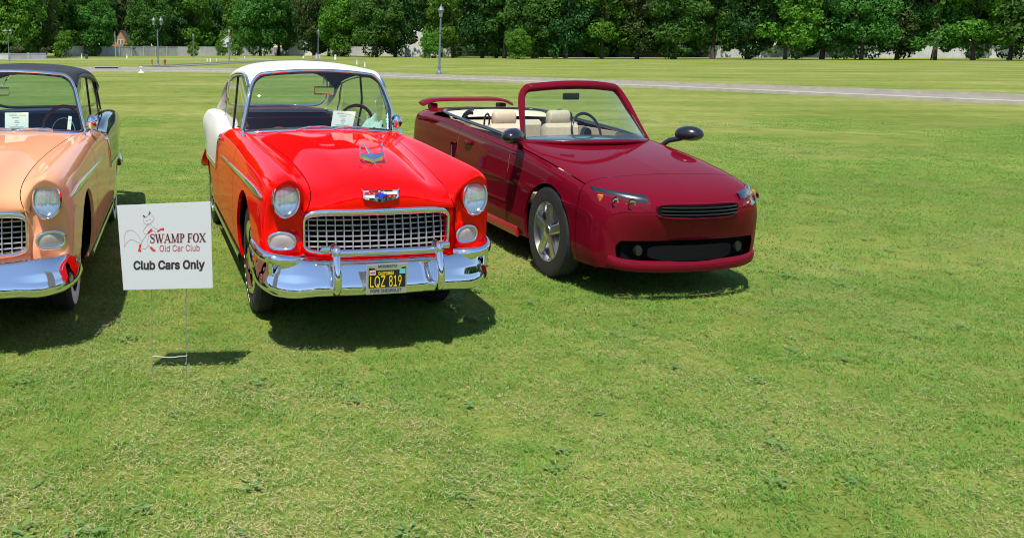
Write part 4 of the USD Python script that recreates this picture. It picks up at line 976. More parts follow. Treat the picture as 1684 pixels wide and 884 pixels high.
# ------------------------------------------------------------------ the place: lawn, roads, wall, houses, trees, lamps
def gp(u, v, z=0.0):
    """ground point under a direction of view (used once, to lay the plan of the park out in metres)"""
    a, b = (u - 435) / FPX, (315 - v) / FPX
    cp, sp = math.cos(PITCH), math.sin(PITCH)
    d = np.array([a, cp + b * sp, -sp + b * cp]); s = (z - EYE) / d[2]
    return d[:2] * s
def px_x(u, d): return (u - 435) / FPX * d * (1 / math.cos(PITCH)) * .985

mat("lawn_look", {
    "g": ("geometry", {}), "n1": ("noise_texture", {"scale": 0.16, "detail": 5.0, "roughness": 0.6}), "n2": ("noise_texture", {"scale": 2.2, "detail": 6.0, "roughness": 0.7}), "n3": ("noise_texture", {"scale": 38.0, "detail": 4.0, "roughness": 0.8}),
    "ms": ("mapping", {"rotation": (0, 0, 0.12), "scale": (0.02, 0.55, 1.0)}), "n4": ("noise_texture", {"scale": 1.0, "detail": 3.0}),
    "r1": ("rgb_ramp", {"ramp": [(0.30, (0.150, 0.198, 0.036)), (0.52, (0.212, 0.245, 0.056)), (0.72, (0.300, 0.290, 0.105))]}),
    "r2": ("rgb_ramp", {"ramp": [(0.28, (0.62, 0.70, 0.55)), (0.55, (1.0, 1.0, 1.0)), (0.80, (1.25, 1.15, 1.05))]}),
    "r3": ("rgb_ramp", {"ramp": [(0.25, (0.55, 0.60, 0.50)), (0.55, (1.0, 1.0, 1.0)), (0.8, (1.3, 1.22, 1.1))]}),
    "r4": ("rgb_ramp", {"ramp": [(0.35, (0.84, 0.88, 0.8)), (0.65, (1.14, 1.10, 1.08))]}),
    "m1": ("mix", {"mix_type": "multiply", "fac": 1.0}), "m2": ("mix", {"mix_type": "multiply", "fac": 1.0}), "m3": ("mix", {"mix_type": "multiply", "fac": 1.0}),
    "b": ("bump", {"strength": 0.6, "distance": 0.03}), "p": ("principled_bsdf", {"roughness": 0.95, "specular_ior_level": 0.1})},
    [("g.position", "n1.vector"), ("g.position", "n2.vector"), ("g.position", "n3.vector"), ("g.position", "ms.vector"), ("ms.vector", "n4.vector"), ("n1.fac", "r1.fac"), ("n2.fac", "r2.fac"), ("n3.fac", "r3.fac"), ("n4.fac", "r4.fac"),
     ("r1.color", "m1.color1"), ("r2.color", "m1.color2"), ("m1.color", "m2.color1"), ("r3.color", "m2.color2"), ("m2.color", "m3.color1"), ("r4.color", "m3.color2"), ("m3.color", "p.base_color"), ("n3.fac", "b.height"), ("b.normal", "p.normal")])
single("lawn", (np.array([(-900, -600, 0), (900, -600, 0), (900, 1500, 0), (-900, 1500, 0)], float), np.array([(0, 1, 2), (0, 2, 3)])), LOOK["lawn_look"], kind="structure")

def rough_look(name, c0, c1, scale, rough=0.9):
    mat(name, {"g": ("geometry", {}), "n": ("noise_texture", {"scale": scale, "detail": 6.0, "roughness": 0.65}), "r": ("rgb_ramp", {"ramp": [(0.3, c0), (0.7, c1)]}), "b": ("bump", {"strength": 0.3, "distance": 0.02}),
               "p": ("principled_bsdf", {"roughness": rough, "specular_ior_level": 0.3})},
        [("g.position", "n.vector"), ("n.fac", "r.fac"), ("r.color", "p.base_color"), ("n.fac", "b.height"), ("b.normal", "p.normal")])
rough_look("asphalt", (0.20, 0.18, 0.145), (0.275, 0.25, 0.205), 0.8)
rough_look("concrete_kerb", (0.34, 0.31, 0.25), (0.46, 0.43, 0.355), 2.0)
rough_look("concrete_wall", (0.34, 0.335, 0.325), (0.52, 0.51, 0.49), 0.5)
rough_look("wall_cap_look", (0.40, 0.40, 0.385), (0.54, 0.53, 0.51), 1.2)

def ribbon(pts, n=60):
    p = np.array([np.r_[gp(u, a), gp(u, b)] for u, a, b in pts]); q = curve(p, n, 2); return q[:, :2], q[:, 2:]
def road(name, pts, kerbs=True, look="asphalt", z=.004):
    far, near = ribbon(pts); n = len(far)
    V = np.vstack([np.c_[near, np.full(n, z)], np.c_[far, np.full(n, z)]]); i = np.arange(n - 1)
    single(name, (V, np.vstack([np.stack([i, i + 1, i + n + 1], 1), np.stack([i, i + n + 1, i + n], 1)])), LOOK[look], kind="structure")
    if kerbs:
        for e, o in ((far, 1), (near, -1)):
            c = far - near; c /= np.linalg.norm(c, axis=1, keepdims=True); out = e - c * .22 * o
            R0 = np.stack([np.c_[e, np.zeros(n)], np.c_[e, np.full(n, .11)], np.c_[out, np.full(n, .12)], np.c_[out, np.zeros(n)]], 1)
            single("kerb", grid(R0, flip=(o > 0)), LOOK["concrete_kerb"], kind="structure")
road("road", [(-260, 113.4, 119.6), (-100, 113, 119.4), (60, 112.6, 119.3), (150, 112.0, 119.3), (240, 112.6, 118.6), (380, 114.2, 119.6), (500, 117.5, 123.3), (635, 122, 128.2), (725, 125.6, 131.7), (870, 130.3, 137.2), (1100, 138, 146.5), (1400, 149, 160), (1684, 160, 173), (2000, 172, 187)])
road("side_road", [(228, 110.6, 112.0), (262, 109.0, 111.2), (300, 107.2, 109.8), (345, 104.6, 107.0), (400, 102.2, 103.8), (450, 100.6, 101.8), (520, 99.2, 100.0), (600, 98.2, 98.8)], z=.008)
road("footpath", [(-120, 97.6, 98.2), (60, 97.3, 97.9), (200, 97.2, 97.8), (300, 97.1, 97.7), (385, 97.4, 98.0)], False, "concrete_kerb")
road("footpath", [(390, 97.1, 97.8), (420, 97.0, 97.9), (448, 97.2, 97.9)], False, "concrete_kerb")

# boundary wall of concrete panels between posts
def wall(name, label, path, height, step, cap=True):
    path = np.array(path, float); seg = np.r_[0, np.cumsum(np.hypot(*np.diff(path, axis=0).T))]
    n = int(seg[-1] / step); s = np.linspace(0, seg[-1], n + 1)
    P = np.stack([np.interp(s, seg, path[:, k]) for k in range(2)], 1)
    t = thing(name, label, "wall", (*P[0], 0)); o = np.r_[P[0], 0]
    for k in range(n):
        a, b = P[k], P[k + 1]; d = (b - a) / np.linalg.norm(b - a); nn = np.array([-d[1], d[0]])
        def slab(p, q, w, z0, z1):
            v = [(*(p + nn * w), z0), (*(q + nn * w), z0), (*(q - nn * w), z0), (*(p - nn * w), z0)]; v += [(x, y, z1) for x, y, _ in v]
            return np.array(v) - o, np.array([(0, 1, 5), (0, 5, 4), (1, 2, 6), (1, 6, 5), (2, 3, 7), (2, 7, 6), (3, 0, 4), (3, 4, 7), (4, 5, 6), (4, 6, 7)])
        hh = height + .05 * rng.standard_normal()
        put(t.GetPath(), "wall_panel", slab(a + d * .14, b - d * .14, .06, 0, hh), LOOK["concrete_wall"])
        put(t.GetPath(), "post", slab(a - d * .14, a + d * .14, .13, 0, height + .12), LOOK["wall_cap_look"])
        if cap: put(t.GetPath(), "coping", slab(a + d * .14, b - d * .14, .10, hh + .003, hh + .09), LOOK["wall_cap_look"])
XY = lambda u, d: (px_x(u, d), d)
wall("boundary_wall", "long grey concrete panel wall behind the far lawn, under the trees", [XY(100, 205), XY(200, 222), XY(300, 238), XY(420, 248), XY(520, 246), XY(700, 226), XY(900, 206), XY(1200, 190), XY(1500, 178), XY(1800, 170)], 2.35, 4.0)
wall("low_wall", "low pale wall at the far left edge of the lawn", [XY(-90, 150), XY(14, 150), XY(80, 156)], .95, 3.2)

# houses beyond the wall
plain("brick_tan", (0.42, 0.20, 0.09), 0.85, var=0.25, scale=3.0); plain("white_siding", (0.66, 0.66, 0.64), 0.7); plain("roof_shingle", (0.07, 0.06, 0.06), 0.9, var=0.3, scale=2.0); plain("window_dark", (0.03, 0.035, 0.04), 0.1); plain("pale_roof", (0.72, 0.72, 0.74), 0.6)
def house(label, loc, w, l, eave, apex, wall_l, roof_l, win, rz=0.0):
    t = thing("house", label, "house", loc, rz)
    g = Polygon([(-w / 2, 0), (w / 2, 0), (w / 2, eave), (0, apex), (-w / 2, eave)])
    put(t.GetPath(), "wall", move(extrude(g, l), (0, l, 0)), LOOK[wall_l])
    sl = math.hypot(w / 2, apex - eave)
    for sx in (-1, 1):
        e = np.array([(w / 2 + .35) * sx, 0, eave - .35 * (apex - eave) / (w / 2)]); r = np.array([0, 0, apex + .02])
        up = np.array([0, 0, .16])
        v = np.array([e + [0, -.12, 0], r + [0, -.12, 0], r + [0, l + .4, 0], e + [0, l + .4, 0]]); v = np.vstack([v + [0, 0, .02], v + up + [0, 0, .02]])
        rf = put(t.GetPath(), "roof_slope", (v, np.array([(0, 1, 2), (0, 2, 3), (4, 6, 5), (4, 7, 6), (0, 4, 5), (0, 5, 1), (2, 6, 7), (2, 7, 3), (3, 7, 4), (3, 4, 0)])), LOOK[roof_l])
    for x, z, ww, hh in win:
        f = put(t.GetPath(), "window", cat(boxm((x - ww / 2 - .10, -.09, z - .1), (x - ww / 2, .0, z + hh + .1)), boxm((x + ww / 2, -.09, z - .1), (x + ww / 2 + .1, 0, z + hh + .1)), boxm((x - ww / 2, -.09, z - .1), (x + ww / 2, 0, z)), boxm((x - ww / 2, -.09, z + hh), (x + ww / 2, 0, z + hh + .1))), LOOK["white_siding"])
        put(f.GetPath(), "pane", boxm((x - ww / 2, -.04, z), (x + ww / 2, -.01, z + hh)), LOOK["window_dark"])
        put(f.GetPath(), "glazing_bar", boxm((x - .04, -.07, z), (x + .04, -.041, z + hh)), LOOK["white_siding"])
house("tan brick house with a steep gable showing above the wall", (*XY(201, 230), 0), 5.0, 9, 2.4, 6.3, "brick_tan", "roof_shingle", [(-.42, 3.0, .5, 1.1), (.32, 3.0, .5, 1.1)])
house("small white house with a pale roof peeking over the wall behind the lamp", (*XY(376, 246), 0), 4.2, 7, 3.7, 5.2, "white_siding", "pale_roof", [(0, 3.0, .6, .6)])
house("white house half hidden by trees, left of the tall lamp on the right", (*XY(685, 208), 0), 6, 8, 5.2, 7.4, "white_siding", "roof_shingle", [(-1.6, 4.4, .9, 1.3), (1.6, 4.4, .9, 1.3)])
house("low white house behind the tree trunks beyond the red car's roof", (*XY(494, 238), 0), 6, 9, 2.7, 4.3, "white_siding", "roof_shingle", [(1.2, 1.0, .8, 1.2)])

# ------------------------------------------------------------------ trees
def leaf_look(name, c0, c1, c2):
    mat(name, {"o": ("object_info", {}), "g": ("geometry", {}), "r": ("rgb_ramp", {"ramp": [(0.0, c0), (0.5, c1), (1.0, c2)]}), "h": ("hsv", {"saturation": 1.0}), "v": ("map_range", {"from_min": 0.0, "from_max": 1.0, "to_min": 0.8, "to_max": 1.2}), "hu": ("map_range", {"from_min": 0.0, "from_max": 1.0, "to_min": 0.485, "to_max": 0.512}),
               "d": ("principled_bsdf", {"roughness": 0.55, "specular_ior_level": 0.25}), "t": ("translucent_bsdf", {}), "m": ("mix_closure", {"fac": 0.36})},
        [("g.random_per_island", "r.fac"), ("o.random", "v.value"), ("v.result", "h.value"), ("o.random", "hu.value"), ("hu.result", "h.hue"), ("r.color", "h.color"), ("h.color", "d.base_color"), ("h.color", "t.color"), ("d.BSDF", "m.closure1"), ("t.BSDF", "m.closure2")], surface="m.closure")
leaf_look("leaf_mid", (0.065, 0.170, 0.022), (0.125, 0.295, 0.034), (0.215, 0.42, 0.052))
leaf_look("leaf_dark", (0.036, 0.110, 0.022), (0.072, 0.195, 0.034), (0.125, 0.29, 0.048))
leaf_look("leaf_light", (0.095, 0.225, 0.018), (0.180, 0.375, 0.030), (0.270, 0.480, 0.050))
leaf_look("leaf_olive", (0.065, 0.105, 0.024), (0.120, 0.175, 0.036), (0.175, 0.24, 0.055))
leaf_look("leaf_pale", (0.10, 0.13, 0.05), (0.22, 0.23, 0.11), (0.45, 0.42, 0.24))
plain("bark", (0.075, 0.055, 0.040), 0.95, var=0.35, scale=4.0)

def leaves(centers, radii, per, size, seed, flat=.75):
    """many small leaf-sized faces spread over lobes: each a bent pair of triangles, tilted mostly outward"""
    r = np.random.default_rng(seed); out = []
    k = np.repeat(np.arange(len(centers)), per)
    d = r.normal(size=(len(k), 3)); d /= np.linalg.norm(d, axis=1, keepdims=True)
    rad = radii[k][:, None] * (r.uniform(.55, 1.08, (len(k), 1)) ** .6)
    p = centers[k] + d * rad * [1, 1, flat]
    n = d + r.normal(size=d.shape) * .65 + [0, 0, .25]; n /= np.linalg.norm(n, axis=1, keepdims=True)
    a = np.cross(n, r.normal(size=n.shape)); a /= np.linalg.norm(a, axis=1, keepdims=True); b = np.cross(n, a)
    s = (size * r.uniform(.55, 1.25, len(k)))[:, None]
    v = np.stack([p - a * s, p - b * s * .5 + n * s * .12, p + a * s, p + b * s * .5 + n * s * .12], 1).reshape(-1, 3)
    i = np.arange(len(k))[:, None] * 4
    return v, np.vstack([i + [0, 1, 2], i + [0, 2, 3]])
def crown(h, w, base, lobes, per, size, seed, shape="round"):
    r = np.random.default_rng(seed); c = []
    while len(c) < lobes:
        q = r.uniform(-1, 1, 3)
        t = (q[2] + 1) / 2
        lim = math.sqrt(max(0, 1 - q[2] ** 2)) if shape == "round" else (1.05 - t) * .95 + .05 if shape == "cone" else min(1, .55 + .6 * math.sin(math.pi * min(t * 1.05, 1)))
        rr = math.hypot(q[0], q[1])
        if rr < lim and rr > lim * .45: c.append((q[0] * w / 2, q[1] * w / 2, base + t * (h - base)))
    c = np.array(c); rad = r.uniform(.10, .22, lobes) * w
    return leaves(c, rad, per, size, seed + 1)
def trunk(h, r0, seed, limbs=6, lean=.3, base=2.5):
    r = np.random.default_rng(seed); ms = []
    z = np.linspace(0, h * .85, 10); p = np.stack([np.cumsum(r.normal(0, lean * .15, 10)), np.cumsum(r.normal(0, lean * .15, 10)), z], 1); p[0, :2] = 0
    ms.append(tube(p, r0 * np.linspace(1.25, .25, 10) * np.r_[1.25, np.ones(9)], 8, up=(0, 1, 0)))
    for k in range(limbs):
        i = r.integers(2, 8); a = r.uniform(0, 6.28); L = h * r.uniform(.18, .32)
        q = curve([p[i], p[i] + [math.cos(a) * L * .5, math.sin(a) * L * .5, L * .25], p[i] + [math.cos(a) * L, math.sin(a) * L, L * .75]], 6, 2)
        ms.append(tube(q, r0 * .42 * np.linspace(1, .25, 6), 6, up=(.1, .1, 1)))
    return cat(*ms)
KINDS = {  # height, width, crown base, lobes, leaves per lobe, leaf size, leaf look, shape
    "broad_tree": (19, 12, 1.0, 90, 165, .36, "leaf_mid", "round"), "dark_tree": (21, 11, .9, 86, 160, .36, "leaf_dark", "oval"), "bright_tree": (17, 11, .8, 80, 160, .37, "leaf_light", "oval"),
    "olive_tree": (20, 10, 1.2, 78, 150, .33, "leaf_olive", "oval"), "tall_tree": (23, 10, 2.2, 76, 160, .36, "leaf_mid", "oval"), "bushy_tree": (9, 7.5, .3, 46, 95, .34, "leaf_light", "oval")}
FIRST = {}
def tree(kind, label, u, d, sc=1.0, rz=0.0, wide=1.0, group="trees along the far edge of the lawn"):
    h, w, b, lo, per, sz, lk, sh = KINDS[kind]
    x, y = px_x(u, d), d
    if kind not in FIRST:
        t = thing(kind, label, "tree", (x, y, 0), rz if rz else 1e-4, group, scale=(sc * wide, sc * wide, sc)); FIRST[kind] = t
        seed = 100 + 10 * list(KINDS).index(kind)
        put(t.GetPath(), "trunk", trunk(h, .015 * h * (.75 if kind == "bushy_tree" else 1), seed), LOOK["bark"], 60)
        put(t.GetPath(), "crown", crown(h, w, b, lo, per, sz, seed + 5, sh), LOOK[lk])
    else:
        t = thing(kind, label, "tree", (x, y, 0), rz if rz else 1e-4, group, scale=(sc * wide, sc * wide, sc))
        t.GetReferences().AddInternalReference(FIRST[kind].GetPath()); t.SetInstanceable(True)
    return t
TREES = [  # kind, direction, distance, scale, turn, label
 ("dark_tree", -25, 172, 1.0, .3, "dark tree at the left edge of the picture above the low wall"),
 ("bright_tree", 30, 170, 1.0, 1.2, "bright rounded tree above the low wall behind the far left lamp"),
 ("olive_tree", 62, 178, .95, 2.2, "brownish olive tree between the low wall and the dark gap"),
 ("tall_tree", 96, 214, 1.05, .4, "tall green tree rising at the left end of the concrete wall"),
 ("dark_tree", 122, 236, 1.1, 2.0, "very dark tree over the wall left of the big light oak"),
 ("broad_tree", 160, 212, .88, .9, "broad full tree left of the tan gabled house, its leaves down to the wall"),
 ("olive_tree", 205, 262, 1.25, 3.0, "olive tree standing behind the tan gabled house"),
 ("broad_tree", 246, 240, 1.0, 4.0, "greyish green tree just right of the tan gabled house"),
 ("dark_tree", 284, 256, 1.15, 1.0, "dark tree behind the double lamp by the road fork"),
 ("bright_tree", 316, 256, 1.15, 2.6, "light green tree behind the thin pole in the middle of the wall"),
 ("dark_tree", 342, 270, 1.25, 5.1, "deep green tree left of the small white house"),
 ("bright_tree", 404, 252, 1.25, .2, "tall light green tree right of the small white house"),
 ("broad_tree", 428, 232, 1.1, 2.9, "green tree with low trunks above the left of the red car's roof"),
 ("tall_tree", 458, 236, 1.1, 4.4, "tall tree above the middle of the red car's roof"),
 ("olive_tree", 516, 226, 1.1, 1.6, "olive brown tree behind the lamp over the red car"),
 ("dark_tree", 540, 226, 1.05, 3.3, "dark tree with bare trunk right of the lamp over the red car"),
 ("bright_tree", 564, 206, 1.0, 4.6, "tree with light leaf clumps over the right edge of the ivory roof"),
 ("broad_tree", 618, 192, .95, .6, "rounded green tree above the two white posts"),
 ("dark_tree", 648, 196, 1.0, 2.4, "dark tree left of the bright white house"),
 ("tall_tree", 722, 200, 1.05, 5.5, "tree right of the half hidden white house, behind the tall lamp"),
 ("bright_tree", 742, 176, .9, 1.9, "light tree just right of the tall lamp's lantern"),
 ("dark_tree", 790, 172, .95, 4.2, "dark tree above the far side of the maroon car's spoiler"),
 ("tall_tree", 826, 168, .95, .1, "tall tree with pale stems near the ground above the tan seats"),
 ("broad_tree", 872, 162, .9, 3.7, "green tree above the maroon car's windscreen frame"),
 ("dark_tree", 926, 160, .95, 1.4, "dark tree behind the maroon car's windscreen"),
 ("bright_tree", 985, 158, .95, 2.1, "light tree above the maroon car's right pillar"),
 ("olive_tree", 1042, 156, .95, 5.0, "olive tree above the maroon car's bonnet"),
 ("broad_tree", 1104, 152, .9, .8, "broad tree above the maroon car's far headlight"),
 ("tall_tree", 1165, 152, .95, 3.1, "tall tree above the nose of the maroon car"),
 ("dark_tree", 1222, 150, .95, 4.9, "first dark tree beyond the maroon car's nose"),
 ("bright_tree", 1284, 146, .9, 1.1, "light tree beyond the empty lawn, between two dark trees"),
 ("dark_tree", 1344, 146, .95, 2.7, "dark tree in the middle of the right hand tree line"),
 ("broad_tree", 1408, 142, .9, 5.3, "broad tree right of the middle of the right hand tree line"),
 ("olive_tree", 1466, 142, .9, .5, "olive tree left of the tall tree near the right edge"),
 ("tall_tree", 1526, 138, .9, 3.9, "tall tree near the right edge of the picture"),
 ("bright_tree", 1590, 136, .9, 1.7, "light tree second from the right edge of the picture"),
 ("broad_tree", 1650, 134, .9, 4.5, "broad tree nearest the right edge of the picture"),
 ("dark_tree", 1715, 132, .95, 2.2, "dark tree cut by the right edge of the picture"),
 ("bushy_tree", 108, 196, .62, .4, "low bush at the left end of the concrete wall"),
 ("bushy_tree", 214, 226, .42, 1.3, "small round bush under the tan gabled house"),
 ("bushy_tree", 318, 225, .40, 2.0, "small bush growing against the wall by the thin pole"),
 ("bushy_tree", 388, 241, .62, 2.6, "round bush half covering the small white house"),
 ("bushy_tree", 364, 240, .45, 4.2, "small bush left of the small white house"),
 ("bushy_tree", 560, 204, .7, 3.0, "low leafy bush behind the ivory roof's right edge"),
 ("bushy_tree", 704, 172, .55, 4.0, "bright low bush left of the tall lamp's post"),
 ("bushy_tree", 850, 152, .55, 5.0, "low bush beside the maroon car's windscreen frame")]
for k, u, d, sc, rz, lb in TREES: tree(k, lb, u, d, sc, rz, .9)
# pale flowering shrubs by the low wall
def pale_shrub(label, u, d, h):
    t = thing("flowering_shrub", label, "shrub", (px_x(u, d), d, 0))
    r = np.random.default_rng(int(u)); c = np.c_[r.normal(0, h * .22, 14), r.normal(0, h * .2, 14), r.uniform(.3, .85, 14) * h]
    put(t.GetPath(), "foliage", leaves(c, r.uniform(.2, .34, 14) * h * .6, 60, .16, int(u) + 3), LOOK["leaf_pale"])
    put(t.GetPath(), "stem", tube(np.array([(0, 0, 0), (.05, 0, h * .3), (0, .05, h * .6)]), .05, 6, up=(0, 1, 0)), LOOK["bark"], 60)
pale_shrub("pale flowering shrub leaning over the low wall", 31, 153, 2.7)
pale_shrub("smaller pale shrub at the right end of the low wall", 75, 158, 2.2)

# the wood behind: reads as one mass
def wood():
    W = UsdGeom.PointInstancer.Define(stage, "/World/woodland")
    props(W.GetPrim(), "dark mass of woodland behind the row of trees", "woodland", None, "stuff")
    pr = []
    for k, (lk, sh, seed) in enumerate((("leaf_dark", "oval", 501), ("leaf_mid", "round", 502))):
        x = UsdGeom.Xform.Define(stage, f"/World/woodland/tree_{k:03d}" if k else "/World/woodland/tree"); pr.append(x.GetPath())
        put(x.GetPath(), "crown", crown(25, 12, .4, 80, 105, .50, seed, sh), LOOK[lk])
    r = np.random.default_rng(5); pos = []; 
    for row, add in ((0, 18), (1, 32)):
        for u in np.arange(-130, 1860, 34 + 6 * row):
            d = np.interp(u, [-60, 80, 150, 400, 520, 620, 870, 1684], [182, 190, 240, 290, 285, 232, 182, 160]) + add + r.uniform(-4, 4)
            pos.append((px_x(u + r.uniform(-8, 8), d), d, 0))
    for a in np.arange(0, 360, 4.2):          # the wood goes on round the park, behind the viewer too
        ca, sa = math.cos(math.radians(a)), math.sin(math.radians(a)); R0 = 95 + r.uniform(-9, 9)
        x, y = 20 + ca * R0 * 1.45, sa * R0 - 10
        if y > -25 and x > -1.0 * max(y, 0) * .40 - 25 and x < max(y, 0) * 1.05 + 60: continue
        pos.append((x, y, 0))
    n = len(pos); W.CreatePrototypesRel().SetTargets(pr)
    W.CreatePositionsAttr(Vt.Vec3fArray.FromNumpy(np.array(pos, np.float32))); W.CreateProtoIndicesAttr(Vt.IntArray.FromNumpy(r.integers(0, 2, n).astype(np.int32)))
    q = [Gf.Quath(float(math.cos(a / 2)), 0, 0, float(math.sin(a / 2))) for a in r.uniform(0, 6.28, n)]; W.CreateOrientationsAttr(Vt.QuathArray(q))
    s = r.uniform(.85, 1.15, n); W.CreateScalesAttr(Vt.Vec3fArray.FromNumpy(np.stack([s, s, s], 1).astype(np.float32)))
wood()

# ------------------------------------------------------------------ lamps, posts, hydrants
plain("lamp_blue_grey", (0.13, 0.155, 0.21), 0.45); plain("lamp_dark", (0.05, 0.06, 0.07), 0.5); plain("lamp_panes", (0.30, 0.28, 0.23), 0.2); plain("white_paint", (0.80, 0.80, 0.78), 0.5)
plain("hydrant_rust", (0.28, 0.09, 0.035), 0.7, var=0.3, scale=30.0); plain("box_grey", (0.42, 0.44, 0.43), 0.6); plain("bin_green", (0.02, 0.06, 0.05), 0.5); plain("faded_red", (0.45, 0.16, 0.13), 0.6); plain("steel_grey", (0.35, 0.36, 0.37), 0.5)
def lantern(t, x, z, s):
    a = lambda n, m, l, p=None, sm=False: put(p.GetPath() if p else t.GetPath(), n, move(m, (x, 0, z)), LOOK[l], sm)
    L = a("lantern", revolve([(.05 * s, 0), (.07 * s, .02 * s), (.06 * s, .05 * s)], 12, "z"), "lamp_dark", None, 40)
    a("glass", revolve([(.10 * s, .05 * s), (.19 * s, .52 * s)], 6, "z"), "lamp_panes", L)
    a("cap", revolve([(.24 * s, .52 * s), (.22 * s, .56 * s), (.14 * s, .68 * s), (.06 * s, .80 * s), (.03 * s, .84 * s), (.03 * s, .92 * s), (.001, .96 * s)], 16, "z"), "lamp_blue_grey", L, 40)
    for k in range(6):
        an = k * math.pi / 3; c, sn = math.cos(an), math.sin(an)
        a("rib", tube(np.array([(.10 * s * c, .10 * s * sn, .05 * s), (.195 * s * c, .195 * s * sn, .52 * s)]), .012 * s, 5, up=(.3, .2, 1)), "lamp_dark", L)
def street_lamp(label, u, v, top, double=False):
    x, y = gp(u, v); d = y; H = (v - top) / FPX * d * 1.0
    t = thing("street_lamp", label, "lamp", (x, y, 0), group=None)
    lz = H - .96 * .95
    put(t.GetPath(), "base", revolve([(.20, 0), (.20, .08), (.15, .12), (.11, .24), (.085, .30), (.10, .40), (.10, .52), (.07, .58), (.07, .70), (.001, .70)], 16, "z"), LOOK["lamp_blue_grey"], 40)
    put(t.GetPath(), "post", revolve([(.075, .70), (.06, lz * .75), (.05, lz - (.35 if double else 0)), (.001, lz - (.35 if double else 0))], 14, "z"), LOOK["lamp_blue_grey"], 40)
    put(t.GetPath(), "collar", revolve([(.06, lz * .72), (.085, lz * .725), (.085, lz * .74), (.06, lz * .745)], 14, "z"), LOOK["lamp_dark"], 40)
    if double:
        for sx in (-1, 1):
            put(t.GetPath(), "arm", tube(curve([(0, 0, lz - .75), (.10 * sx, 0, lz - .45), (.36 * sx, 0, lz - .45), (.36 * sx, 0, lz + .02)], 12), .028, 8, up=(0, 1, 0)), LOOK["lamp_dark"], 40)
            lantern(t, .36 * sx, lz, .95)
    else: lantern(t, 0, lz, .95)
street_lamp("tall double lamp post at the road fork between the two old cars", 260, 109, 29, True)
street_lamp("double lamp post above the peach car's roof at the far left", 15, 100.5, 48, True)
street_lamp("single lamp post standing before the small white house", 377, 101, 49)
street_lamp("large single lamp post on the lawn above the red car's mirror", 722, 121.5, 10)
street_lamp("single lamp post just above the middle of the red car's roof", 523, 98, 49)
street_lamp("slim lamp post at the wall, fourth panel group right of the double lamp", 318, 96, 56)
t = thing("pole", "thin bare pole beside the tan gabled house", "pole", (*gp(190, 94), 0)); put(t.GetPath(), "shaft", revolve([(.09, 0), (.06, 5.5), (.001, 5.52)], 10, "z"), LOOK["steel_grey"], 40); put(t.GetPath(), "pole_cap", revolve([(.09, 5.52), (.07, 5.62), (.001, 5.66)], 10, "z"), LOOK["lamp_dark"], 40)

def marker(label, u, v, top, look="white_paint", w=.075):
    x, y = gp(u, v); H = (v - top) / FPX * y
    t = thing("marker_post", label, "post", (x, y, 0))
    put(t.GetPath(), "shaft", revolve([(w, 0), (w, H * .92), (w * .8, H * .97), (.001, H)], 10, "z"), LOOK[look], 40)
    put(t.GetPath(), "band", revolve([(w * 1.12, H * .72), (w * 1.12, H * .82)], 10, "z"), LOOK["steel_grey" if look != "faded_red" else "white_paint"], 40)
marker("white post left of the double lamp, before the wall", 209, 96, 90.5, w=.13)
marker("left one of two white posts close together by the side road", 341, 101.2, 96.4, w=.08)
marker("right, thicker one of two white posts close together by the side road", 346, 101.4, 96.2, w=.11)
marker("lone white post right of the pair by the side road", 356.5, 100.2, 96, w=.06)
marker("short white post just above the ivory roof's left part", 402, 96, 92.5, w=.08)
marker("white post above the ivory roof, right of the utility box", 551.5, 99.5, 90.5, w=.16)
marker("white post at the right shoulder of the ivory roof, upper left one of two", 587, 106.5, 98.8, w=.07)
marker("white post at the right shoulder of the ivory roof, lower right one of two", 600, 110, 102.6, w=.07)
marker("pale red post above the ivory roof, left of its neighbour", 513, 97.5, 91.2, "faded_red", .10)
marker("pale red post above the ivory roof beside the utility box", 516.6, 97.5, 91.2, "faded_red", .10)
marker("tall white pipe left of the green bin", 134.5, 96.8, 88.5, w=.09)
def ball_post():
    x, y = gp(499, 98); t = thing("ball_marker", "white ball on a short stalk above the ivory roof", "marker", (x, y, 0))
    put(t.GetPath(), "stalk", revolve([(.04, 0), (.04, .18), (.001, .18)], 8, "z"), LOOK["white_paint"], 40); put(t.GetPath(), "ball", move(trimesh.creation.icosphere(2, .16), (0, 0, .30)), LOOK["white_paint"], True)
ball_post()
def hydrant(label, u, v, thin):
    x, y = gp(u, v); t = thing("hydrant", label, "hydrant", (x, y, 0)); k = .6 if thin else 1.0
    put(t.GetPath(), "body", revolve([(.17 * k, 0), (.17 * k, .05), (.11 * k, .07), (.11 * k, .46), (.15 * k, .48), (.15 * k, .52), (.12 * k, .56), (.06 * k, .62), (.03, .66), (.001, .67)], 16, "z"), LOOK["hydrant_rust"], 40)
    for sx in (-1, 1): put(t.GetPath(), "outlet", move(revolve([(.001, 0), (.055 * k, 0), (.055 * k, .16 * k), (.001, .17 * k)], 12, "x"), (0, 0, .36)) if sx > 0 else move(mirror(revolve([(.001, 0), (.055 * k, 0), (.055 * k, .16 * k), (.001, .17 * k)], 12, "x")), (0, 0, .36)), LOOK["hydrant_rust"], 40)
    put(t.GetPath(), "foot", revolve([(.22 * k, 0), (.22 * k, .03), (.001, .03)], 12, "z"), LOOK["box_grey"], 40)
hydrant("slim rusty hydrant left of the double lamp post", 250, 107, True)
hydrant("stout rusty hydrant right of the double lamp post", 271, 107, False)
